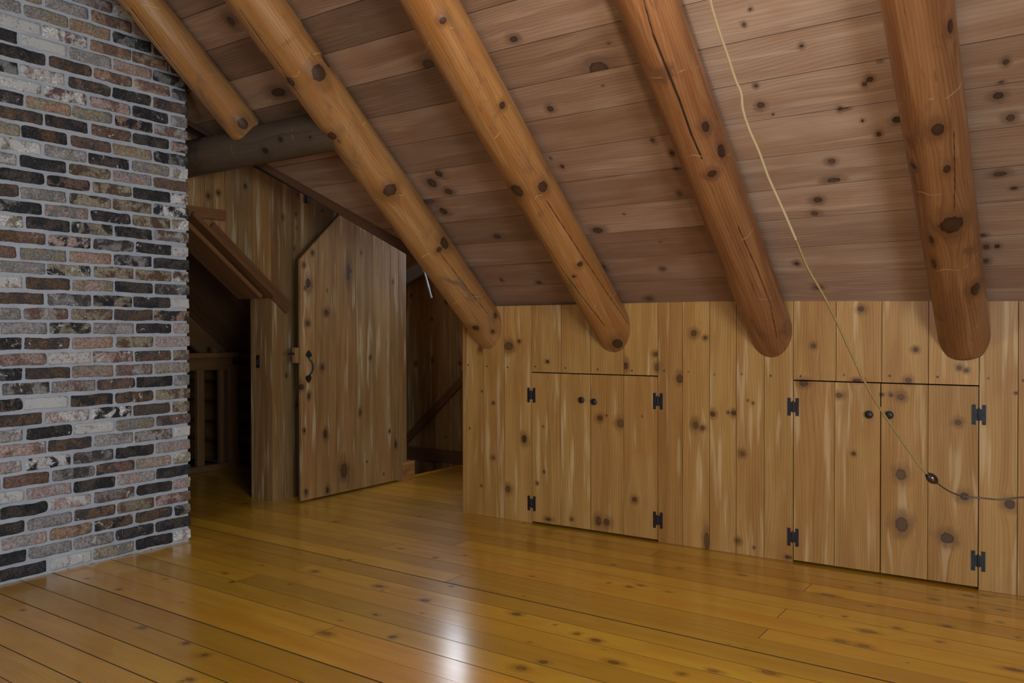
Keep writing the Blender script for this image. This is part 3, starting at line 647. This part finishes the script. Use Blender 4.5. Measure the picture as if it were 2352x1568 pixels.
lime = {(22, 0): .47, (18, 0): .44, (28, 0): .48, (26, 0): .5, (7, 3): .53, (10, 3): .52, (14, 3): .48, (14, 2): .55, (1, 4): .9, (11, 3): .38, (9, 2): .43, (0, 3): .44, (5, 4): .45, (35, 3): .40, (36, 4): .42, (33, 3): .49, (32, 4): .45, (36, 3): .53, (8, 0): .45, (19, 4): .5, (4, 3): .56, (39, 1): .5, (28, 4): .48, (20, 3): .55, (34, 1): .62}
chim = empty('brick_chimney', (XB-0.35, YB-1.3, 0), label='reclaimed brick chimney in black, brown, pink and white bricks with grey mortar', cat='chimney')
acc = Acc(); pitch = 0.0734; BH = 0.0565
rb = np.random.default_rng(5)
def brick(y0, y1, z0, z1, ca, cb, lm, split, corner, seed, face=0):
    nu, nv = 22, 9
    a = np.linspace(0, 1, nu); b = np.linspace(0, 1, nv)
    ag, bg = np.meshgrid(a, b, indexing='ij')
    # rounded worn outline
    w_, h_ = (y1-y0), (z1-z0)
    yy = y0+ag*w_; zz = z0+bg*h_
    rr = np.random.default_rng(seed); cx = 0.008*rr.uniform(0.4, 1.9); 
    du = np.minimum(ag, 1-ag)*w_; dv = np.minimum(bg, 1-bg)*h_
    corner_in = np.clip(1-du/cx, 0, 1)*np.clip(1-dv/(cx*0.8), 0, 1)
    yy -= np.sign(ag-0.5)*corner_in*cx*0.30; zz -= np.sign(bg-0.5)*corner_in*cx*0.28
    ez = np.clip(1-dv/0.016, 0, 1); ey = np.clip(1-du/0.016, 0, 1)
    zz += 0.0036*snoise(yy*60, zz*0+seed, seed, 1.2)*ez + (0.004*(rr.random()-0.5))*(ag-0.5)*1.0
    yy += 0.0042*snoise(zz*60, yy*0+seed, seed+1, 1.4)*ey
    out = 0.0018*snoise(yy*30, zz*30, seed+2, 1.0)+rr.uniform(-0.0015, 0.0025)
    edge = np.clip(1-np.minimum(du, dv)/0.006, 0, 1); out = out-0.0035*edge**1.5
    if face == 0: P = np.stack([XB+out, yy, zz], -1); N = np.array([1.0, 0, 0]); flip = False
    else: P = np.stack([yy, YB+out, zz], -1); N = np.array([0, 1.0, 0]); flip = True
    pd = lambda x: np.pad(x, ((1, 1), (1, 1))+((0, 0),)*(x.ndim-2), mode='edge')
    P2 = pd(P); sk = np.zeros(P2.shape[:2]); sk[0] = sk[-1] = 1; sk[:, 0] = sk[:, -1] = 1
    P2 = P2-(sk*(0.02 if not corner else 0.05))[..., None]*N
    if corner:                                   # the corner brick turns onto the end of the chimney
        P2[-1, :, 1] -= 0.002
    sh = P2.shape[:2]; full = lambda v: np.broadcast_to(np.array(v, float), sh+(3,)).copy()
    acc.add(P2, {'ca': full(ca), 'cb': full(cb), 'bo': full(rr.uniform(0, 40, 3)), 'bw': full((lm, split, 0))}, flip=flip)
for k in range(-1, 46):
    zc = 0.043+pitch*k+0.002*math.sin(k*1.7)
    z0, z1 = zc-BH/2, zc+BH/2
    if k == -1: z0, z1 = 0.0, 0.043-pitch+BH/2
    codes = rows_.get(k, rows_[(k*7) % 40]).split()
    y = YB+0.002*math.sin(k*3.1)
    n = 0
    while y > 0.6:
        short = (n == 0 and k % 2 == 0)
        Lb = (0.100 if short else 0.211)+rb.uniform(-0.006, 0.006); g = rb.uniform(0.011, 0.020)
        cd = codes[n] if n < len(codes) else ''.join(rb.choice(list('KDBRPOGYX'), 2))
        ca = np.array(pal[cd[0]])*rb.uniform(0.85, 1.15); cb = np.array(pal[cd[1]])*rb.uniform(0.85, 1.15)
        sp_ = 0.50 if cd[0] != cd[1] else 0.6
        lm = lime.get((k, n), 0.80 if rb.random() < 0.7 else 0.60)
        if z1 < zroof(y-Lb*0.5)+0.10: brick(y-Lb, y, z0+rb.uniform(-.0015, .0015), z1+rb.uniform(-.0015, .0015), ca, cb, lm, sp_, n == 0, 1000+k*31+n)
        y -= Lb+g; n += 1
    for j in range(3):                           # chimney end face, facing the plank door
        x1 = XB-0.012-(j*0.226)-(0.1 if k % 2 else 0); x0 = x1-0.211
        cd = rb.choice(list('KDBRPOGYX'), 2)
        if k >= 0 and z1 < zroof(YB)-0.03: brick(x0, x1, z0, z1, np.array(pal[cd[0]]), np.array(pal[cd[1]]), 0.7, 0.55, False, 5000+k*31+j, face=1)
me = acc.mesh('brickwork'); link('brickwork', me, M['brick'], chim, True)
ym = YB-0.012
mpts = [(XB-0.009, 0.6, 0.0), (XB-0.009, ym, 0.0), (XB-0.009, ym, zroof(ym)-0.01), (XB-0.009, 0.6, zroof(0.6)-0.01)]
poly_prism('mortar', mpts, (1, 0, 0), 0.72, M['mortar'], chim)

# ------------------------------------------------------------------ left side: dormer wall, opening, plank door
XW = -4.71
def ztop(y): return 2.74
def opz(y): return 1.935 if y < 3.20 else 1.935-(y-3.20)*0.86
lrow = []; yb = [2.55, 2.70, 2.84, 2.98, 3.12, 3.244, 3.31, 3.40, 3.50, 3.62, 3.70, 3.776, 3.866, 3.96, 4.035, 4.13, 4.22, 4.36, 4.47, 4.60, 4.73, 4.85, 4.95]
for a, b in zip(yb, yb[1:]):
    if b <= 3.78: lrow.append((opz((a+b)/2), 2.72, a, b, opz, None))
    else: lrow.append((0.0, 2.72, a, b))
WL = boards('wall_left', (XW, 0, 0), (0, 0, 1), (0, 1, 0), (1, 0, 0), lrow, M['door'], res=0.009, gap=0.002, rk=1.1, kr=(0.006, 0.016), tint=(0.62, 1.15), red=(0, .5), kind='structure')
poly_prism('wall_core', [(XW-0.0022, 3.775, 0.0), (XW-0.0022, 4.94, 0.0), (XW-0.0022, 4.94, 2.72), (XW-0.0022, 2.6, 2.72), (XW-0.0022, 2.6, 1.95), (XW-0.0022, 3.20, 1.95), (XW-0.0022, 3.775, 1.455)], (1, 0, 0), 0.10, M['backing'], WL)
# jamb, seen end on, with three board edges
boards('jamb_lining', (0, 3.774, 0), (0, 0, 1), (1, 0, 0), (0, -1, 0), [(0, 1.44, -4.94, -4.885), (0, 1.44, -4.885, -4.80), (0, 1.44, -4.80, -4.706)], M['door'], res=0.008, rk=0.4, parent=WL, tint=(0.95, 1.15), depth=0.05)
poly_prism('jamb_corner_board', [(XW+0.008, 3.772, 0.0), (XW+0.008, 3.866, 0.0), (XW+0.008, 3.866, 1.40), (XW+0.008, 3.79, 1.46), (XW+0.008, 3.772, 1.46)], (1, 0, 0), 0.03, M['door'], WL, grain=(0, 0, 1))
# trim of the sloped opening
def tslope(name, y0, z0, y1, z1, wid, x0, x1, mat, **k):
    """board running down the slope, wid measured below the line (y0,z0)-(y1,z1)"""
    d = np.array([y1-y0, z1-z0]); d /= np.linalg.norm(d); nrm = np.array([d[1], -d[0]])
    if nrm[1] > 0: nrm = -nrm
    q = [(y0, z0), (y1, z1), (y1+nrm[0]*wid, z1+nrm[1]*wid), (y0+nrm[0]*wid, z0+nrm[1]*wid)]
    return poly_prism(name, [(x1, a, b) for a, b in q], (1, 0, 0), x1-x0, mat, None, grain=(0, d[0], d[1]), bev=0.003, **k)
tslope('trim_1', 3.30, 1.918, 3.944, 1.390, 0.082, XW+0.003, XW+0.030, M['trim'], kind='structure')
tslope('trim_2', 3.13, 1.965, 3.765, 1.462, 0.030, XW-0.22, XW+0.070, M['trim'], kind='structure')
tslope('trim_3', 3.08, 1.935, 3.690, 1.452, 0.030, XW-0.23, XW+0.020, M['trim'], kind='structure')
box('trim_4', (XW+0.002, 2.85, 1.935), (XW+0.036, 3.385, 2.003), M['trim'], None, grain=(0, 1, 0), kind='structure')
# plank door standing against the wall
XD = -4.50
dY = [3.856, 3.995, 4.19, 4.385, 4.565, 4.765, 4.857]
def dtop(y): return min(2.14, 1.70+(y-3.85)*0.94)
D1 = empty('door_1', (XD-0.02, 4.36, 0), label='wide pine plank door with a clipped top corner and black iron pull', kind='structure')
boards('door_panel', (XD, 0, 0), (0, 0, 1), (0, 1, 0), (1, 0, 0), [(0.012, dtop((a+b)/2), a, b, None, dtop) for a, b in zip(dY, dY[1:])], M['door'], res=0.007, gap=0.0034, depth=0.020, rk=1.6, kr=(0.006, 0.017), tint=(0.82, 1.2), red=(0, .4), parent=D1,
       knots=[(onx(747, 997, XD)[2], onx(747, 997, XD)[1], .028, .016), (onx(740, 843, XD)[2], onx(740, 843, XD)[1], .018, .013), (onx(752, 1125, XD)[2], onx(752, 1125, XD)[1], .02, .012), (onx(750, 718, XD)[2], onx(750, 718, XD)[1], .02, .02), (onx(790, 1080, XD)[2], onx(790, 1080, XD)[1], .05, .03), (onx(800, 625, XD)[2], onx(800, 625, XD)[1], .06, .015), (onx(895, 990, XD)[2], onx(895, 990, XD)[1], .015, .008), (onx(708, 650, XD)[2], onx(708, 650, XD)[1], .03, .02)])
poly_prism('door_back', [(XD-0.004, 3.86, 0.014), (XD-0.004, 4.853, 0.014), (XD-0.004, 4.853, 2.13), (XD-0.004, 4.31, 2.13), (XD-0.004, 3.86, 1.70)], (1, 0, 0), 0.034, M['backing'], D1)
# thumb latch pull: two spade plates and a bowed grip
hd = empty('door_handle', tuple(onx(711, 840, XD)))
hd.parent = D1; hd.matrix_parent_inverse = Matrix.Translation(-D1.location)
def onD(px, py, o=0.0): p = onx(px, py, XD+o); return p
def plate(name, pxs, o, th, par):
    return poly_prism(name, [tuple(onD(x, y, o)) for x, y in pxs], (1, 0, 0), th, M['iron'], par, bev=0.0006)
hgrip = tube('grip', [onD(709.5, 821, .006), onD(712, 826, .016), onD(717.5, 832, .030), onD(719.5, 842, .036), onD(718, 852, .030), onD(713, 859, .016), onD(710, 863, .006)], [.005, .005, .0058, .0066, .0058, .005, .005], M['iron'], D1)
plate('upper_spade', [(709.4, 803.5), (714, 809), (717.3, 816), (714, 820), (710.5, 822), (706, 820), (702.3, 816), (705, 809)], 0.004, 0.004, D1)
plate('lower_spade', [(709.5, 861), (714, 862), (716, 868), (714, 874), (709.5, 880), (705, 875), (702, 869), (704, 863)], 0.004, 0.004, D1)
bpy.data.objects.remove(hd)
pl = onx(686, 815, XD)
box('latch_plate', (XD-0.035, pl[1]-0.030, pl[2]-0.055), (XD-0.002, pl[1]+0.004, pl[2]+0.052), M['door'], D1, bev=0.002, grain=(0, 0, 1))
box('latch_bar', (XD-0.020, pl[1]-0.075, pl[2]+0.000), (XD-0.010, pl[1]-0.028, pl[2]+0.018), M['iron'], D1, bev=0.002)
# post, plinth block, strike plate, small hinge
box('trim_5', (XD-0.10, 4.862, 0.0), (XD-0.004, 4.950, 2.55), M['door'], None, bev=0.003, grain=(0, 0, 1), kind='structure')
box('trim_6', (XD-0.14, 4.89, 0.0), (XD+0.012, 5.03, 0.145), M['log'], None, bev=0.003, grain=(0, 1, 0), kind='structure')
sp0 = [onpl(x, y, (0, 1, 0), 3.774) for x, y in ((590, 815), (603, 845))]
st = empty('strike_plate', tuple(sp0[0]), label='small black iron catch on the jamb of the sloped opening', cat='door catch')
box('plate', (sp0[0][0], 3.768, sp0[1][2]), (sp0[1][0]-0.03, 3.774, sp0[0][2]), M['iron'], st, bev=0.001)
box('tongue', (sp0[0][0]+0.02, 3.757, sp0[1][2]+0.02), (sp0[1][0]-0.04, 3.769, sp0[0][2]-0.03), M['iron'], st, bev=0.001)
hp = onx(704.5, 449, XW)
box('hinge_leaf', (XW+0.001, hp[1]-0.030, hp[2]-0.055), (XW+0.005, hp[1]-0.006, hp[2]+0.055), M['iron'], WL, bev=0.001)
box('hinge_leaf', (XW+0.001, hp[1]+0.006, hp[2]-0.055), (XW+0.005, hp[1]+0.030, hp[2]+0.055), M['iron'], WL, bev=0.001)
lathe('hinge_pin', [(0.006, -0.06), (0.006, 0.06)], (XW+0.006, hp[1], hp[2]), (0, 0, 1), M['iron'], WL, seg=12)

# valley board where the main ceiling stops, and the dormer ceiling above the passage
va, vb = np.array([-4.60, 2.825, 0]), np.array([-3.34, 3.95, 0])
va[2] = zroof(va[1]); vb[2] = zroof(vb[1]); dv_ = (vb-va)/np.linalg.norm(vb-va)
out = np.cross(dv_, [0, 0, 1]); out /= np.linalg.norm(out); out = out if out[1] > 0 else -out
q = [va+np.array([0, 0, -0.030]), vb+np.array([0, 0, -0.075]), vb+np.array([0, 0, 0.08]), va+np.array([0, 0, 0.08])]
poly_prism('trim_7', [tuple(p+out*0.003) for p in q], tuple(-out), 0.03, M['darktrim'], None, grain=tuple(dv_), kind='structure')
def d1z(x): return 1.971+0.79*(-3.718-x)
ridge = -4.80
poly_prism('ceiling_dormer', [(-3.33, 3.97, d1z(-3.33)), (-3.33, 5.8, d1z(-3.33)), (ridge, 5.8, d1z(ridge)), (ridge, 2.6, d1z(ridge))], Vector((-0.79, 0, -1)).normalized(), 0.02, M['ceil'], None, grain=(0, 1, 0), kind='structure')
poly_prism('ceiling_dormer_rear', [(ridge, 2.4, d1z(ridge)), (ridge, 5.8, d1z(ridge)), (-6.6, 5.8, 1.3), (-6.6, 2.4, 1.3)], Vector((0.79, 0, -1)).normalized(), 0.02, M['ceil'], None, grain=(0, 1, 0), kind='structure')
# passage end wall with a small window high under the dormer
wz0, wz1, wx0, wx1 = 1.62, 2.12, -4.82, -3.95
frow = []; xx = -6.4
while xx < -3.36:
    x2 = min(-3.35, xx+0.14)
    tp = lambda v: min(2.7, d1z(v) if v > ridge else 2.75-(ridge-v)*0.8)
    if x2 > wx0 and xx < wx1:
        frow.append((-1.2, wz0, xx, x2)); frow.append((wz1, max(wz1+.02, tp((xx+x2)/2)), xx, x2, None, lambda v: max(wz1+.01, tp(v))))
    else: frow.append((-1.2, tp((xx+x2)/2), xx, x2, None, tp))
    xx = x2
WF = boards('wall_passage_end', (0, 5.80, 0), (0, 0, 1), (1, 0, 0), (0, -1, 0), frow, M['door'], res=0.011, gap=0.002, rk=1.0, tint=(1.0, 1.35), kind='structure')
wn = box('window_2', (wx0-0.01, 5.83, wz0-0.01), (wx1+0.01, 5.84, wz1+0.01), M['daylight'], None, kind='structure')
for (a, b) in (((wx0-0.05, 5.775, wz0-0.05), (wx1+0.05, 5.83, wz0)), ((wx0-0.05, 5.775, wz1), (wx1+0.05, 5.83, wz1+0.05)), ((wx0-0.05, 5.775, wz0), (wx0, 5.83, wz1)), ((wx1, 5.775, wz0), (wx1+0.05, 5.83, wz1))):
    box('window_frame', a, b, M['trim'], wn, grain=(1, 0, 0))
box('baseboard_passage', (-6.3, 5.775, 0.0), (-3.36, 5.798, 0.115), M['trim'], None, grain=(1, 0, 0), kind='structure')
boards('wall_passage_side', (-3.37, 0, 0), (0, 0, 1), (0, 1, 0), (-1, 0, 0), [(0, 1.66, 4.27+i*0.153, 4.27+(i+1)*0.153) for i in range(10)], M['door'], res=0.03, rk=0.5, kind='structure')
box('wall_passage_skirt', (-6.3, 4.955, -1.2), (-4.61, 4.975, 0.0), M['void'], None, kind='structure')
# stair treads going down beside the far wall
stair = empty('stairs', (-5.3, 5.38, -0.5), label='dark wooden stairs going down behind the door post', cat='stairs')
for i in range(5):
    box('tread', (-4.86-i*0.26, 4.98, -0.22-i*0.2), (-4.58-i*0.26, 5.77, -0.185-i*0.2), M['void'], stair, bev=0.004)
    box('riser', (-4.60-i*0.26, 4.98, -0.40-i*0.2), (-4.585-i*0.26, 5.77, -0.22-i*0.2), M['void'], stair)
hr = empty('handrail', (-4.9, 5.74, 0.5), label='dark sloping board handrail on the far plank wall', cat='handrail')
h0, h1 = onpl(938, 1003, (0, 1, 0), 5.76), onpl(1064, 868, (0, 1, 0), 5.76)
dd = (h1-h0)/np.linalg.norm(h1-h0); h0 = h0-dd*0.5; h1 = h1+dd*0.35; un = np.array([-dd[2], 0, dd[0]])*0.034
poly_prism('rail', [tuple(h0-un), tuple(h1-un), tuple(h1+un), tuple(h0+un)], (0, -1, 0), 0.035, M['trim'], hr, grain=tuple(dd), bev=0.004)
# grey ribbed bracket with its hanging rod
b0 = [onpl(x, y, (0, 1, 0), 5.735) for x, y in ((915, 662), (972, 626), (964, 604), (915, 632))]
br = empty('metal_bracket', tuple(b0[1]), label='grey ribbed metal bracket with a steel rod hanging behind the rafter', cat='bracket')
poly_prism('bracket_body', [tuple(p) for p in b0], (0, -1, 0), 0.035, M['grey'], br)
for i in range(13):
    t = i/12.0; p = b0[3]*(1-t)+b0[2]*t
    box('rib', (p[0]-0.0055, 5.736, p[2]-0.004), (p[0]+0.0055, 5.765, p[2]+0.022), M['grey'], br, bev=0.001)
r0, r1 = onpl(973, 618, (0, 1, 0), 5.71), onpl(991, 685, (0, 1, 0), 5.71)
tube('rod', [tuple(r0), tuple((r0*0.55+r1*0.45)), tuple(r1)], [0.010, 0.012, 0.0125], M['steel'], br)
tube('pivot', [tuple(r0+np.array([-0.02, 0, 0.02])), tuple(r0+np.array([0.0, 0, 0.0]))], [0.012, 0.012], M['grey'], br)

# ------------------------------------------------------------------ low room seen through the sloped opening
XL = -6.2
rail = empty('stair_railing', (XL, 4.2, 0), label='dim pine railing with square balusters seen through the sloped opening', cat='railing')
def onL(px, py): return onx(px, py, XL)
def z_(px, py): return onL(px, py)[2]
yA = onL(430, 850)[1]-0.35; yP0, yP1 = onL(521, 1000)[1], onL(543, 1000)[1]
zb = 0.0
box('bottom_rail', (XL-0.06, yA, 0.0), (XL+0.03, yP1+0.12, 0.055), M['trim'], rail, bev=0.004, grain=(0, 1, 0))
ztr = onL(480, 832)[2]; ztr0 = onL(480, 848)[2]
box('top_rail', (XL-0.02, yA, onL(470, 850)[2]), (XL+0.02, yP1-0.05, onL(470, 821)[2]), M['trim'], rail, bev=0.004, grain=(0, 1, 0))
box('rail_cap', (XL-0.07, yA, onL(470, 821)[2]), (XL+0.05, yP1, onL(470, 810)[2]), M['trim'], rail, bev=0.004, grain=(0, 1, 0))
box('newel_post', (XL-0.05, yP0, 0.05), (XL+0.03, yP1, onL(530, 838)[2]), M['trim'], rail, bev=0.004, grain=(0, 0, 1))
for (a, b) in ((452, 468), (504, 513)):
    box('baluster', (XL-0.03, onL(a, 950)[1], 0.05), (XL+0.012, onL(b, 950)[1], onL(470, 848)[2]), M['trim'], rail, bev=0.003, grain=(0, 0, 1))
tslope2 = [(XL-0.02, yP0-0.12, onL(505, 812)[2]), (XL-0.02, yP1+0.02, onL(540, 852)[2]-0.03), (XL-0.02, yP1+0.02, onL(540, 852)[2]+0.04), (XL-0.02, yP0-0.12, onL(505, 812)[2]+0.06)]
poly_prism('rail_brace', tslope2, (1, 0, 0), 0.05, M['trim'], rail, grain=(0, 1, -1), bev=0.003)
# stacked log wall behind the railing, each log a thing
for i in range(6):
    z = 0.06+i*0.19
    xe = [-6.02, -6.10, -6.06, -6.12, -6.05, -6.14][i]
    wallw = ['lowest', 'second', 'third', 'fourth', 'fifth', 'topmost'][i]
    make_log('wall_log', (-8.6, 4.78, z), (1, 0, 0), xe+8.6+0.10, 0.096, M['log'], seed=30+i, tint=(0.55, 0.3), rk=3, nth=48, ds=0.05,
             label='%s horizontal log counting up the dark log wall behind the railing' % wallw, cat='wall log', group='stacked logs of the wall behind the railing')
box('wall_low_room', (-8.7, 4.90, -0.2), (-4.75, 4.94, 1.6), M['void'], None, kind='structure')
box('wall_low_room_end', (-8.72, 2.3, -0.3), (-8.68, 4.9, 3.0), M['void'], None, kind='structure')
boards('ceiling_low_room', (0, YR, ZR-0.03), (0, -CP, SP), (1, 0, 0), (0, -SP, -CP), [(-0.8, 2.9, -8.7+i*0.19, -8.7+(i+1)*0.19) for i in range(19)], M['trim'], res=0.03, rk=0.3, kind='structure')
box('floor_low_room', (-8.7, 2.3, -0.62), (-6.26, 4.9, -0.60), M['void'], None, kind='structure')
cb = np.array([-6.45, 3.2, zroof(3.2)-0.03]); 
bmx = [cb+np.array([0, 0, 0]), cb+np.array([0, 1.5, -1.5*math.tan(PIT)])]
poly_prism('rafter_board', [tuple(bmx[0]+[0.0, 0, -0.24]), tuple(bmx[1]+[0, 0, -0.24]), tuple(bmx[1]), tuple(bmx[0])], (1, 0, 0), 0.05, M['trim'], None, grain=(0, CP, -SP), label='dark sloping rafter board above the railing in the low room', cat='rafter board')
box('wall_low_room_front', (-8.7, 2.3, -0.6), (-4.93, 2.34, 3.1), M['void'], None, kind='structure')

# ------------------------------------------------------------------ hanging cord with inline switch, and its lamp
cpts = [(1606,-110,2.05),(1618,-60,2.05),(1631,0,2.06),(1653,75,2.08),(1672,130,2.1),(1690,185,2.12),(1702,214,2.13),(1706,250,2.14),(1720,295,2.15),(1742,345,2.17),(1762,400,2.19),(1784,450,2.21),(1803,492,2.22),(1828,550,2.25),(1855,615,2.28),(1888,672,2.30),(1920,735,2.33),(1950,800,2.36),(1985,875,2.39),(2020,935,2.42),(2060,995,2.45),(2100,1052,2.47),(2130,1090,2.48)]
cpts2 = [(2150,1107,2.48),(2172,1123,2.48),(2194,1134,2.48),(2215,1140,2.48),(2250,1143,2.47),(2300,1147,2.46),(2352,1142,2.44),(2430,1150,2.40),(2520,1190,2.34)]
def depth_pt(px, py, t): d = ray(px, py); return tuple(CAM+d*t)
cord = empty('hanging_lamp_cord', depth_pt(1631, 0, 2.06), label='thin translucent gold cord drooping across the ceiling and knee wall', cat='cord')
tube('cord_upper', [depth_pt(*p) for p in cpts[:14]], 0.0036, M['cord'], cord)
tube('cord_middle', [depth_pt(*p) for p in cpts[13:]], 0.0034, M['goldcord'], cord)
lo = [depth_pt(*p) for p in cpts2]; lo += [(1.3, 2.6, 0.25), (1.9, 2.7, 0.2), (XR-0.02, 2.75, 0.3)]
tube('cord_lower', lo, 0.0024, M['browncord'], cord)
a, b = np.array(depth_pt(2127, 1087, 2.48)), np.array(depth_pt(2153, 1109, 2.48)); ax = (b-a); Ls = np.linalg.norm(ax); ax /= Ls
lathe('inline_switch', [(0.004, 0.0), (0.009, Ls*0.15), (0.0135, Ls*0.35), (0.0145, Ls*0.55), (0.0125, Ls*0.75), (0.007, Ls*0.93), (0.004, Ls)], a, ax, M['brown_plastic'], cord, seg=20)
hk = depth_pt(1606, -110, 2.05)
lamp = empty('pendant_lamp', (-1.08, 1.95, 2.46), label='brass lamp socket hanging on the gold cord between the cracked and knotty rafters', cat='lamp')
yl = 1.95; zc_ = zroof(yl)
tube('lamp_cord', [hk, ((hk[0]-1.08)/2, (hk[1]+yl)/2, 2.95), (-1.08, yl, zc_-0.04), (-1.08, yl, zc_-0.4), (-1.08, yl, 2.60)], 0.0036, M['cord'], lamp)
lathe('socket', [(0.012, 0.04), (0.018, 0.055), (0.018, 0.11), (0.008, 0.14)], (-1.08, yl, 2.46), (0, 0, 1), M['brass'], lamp)
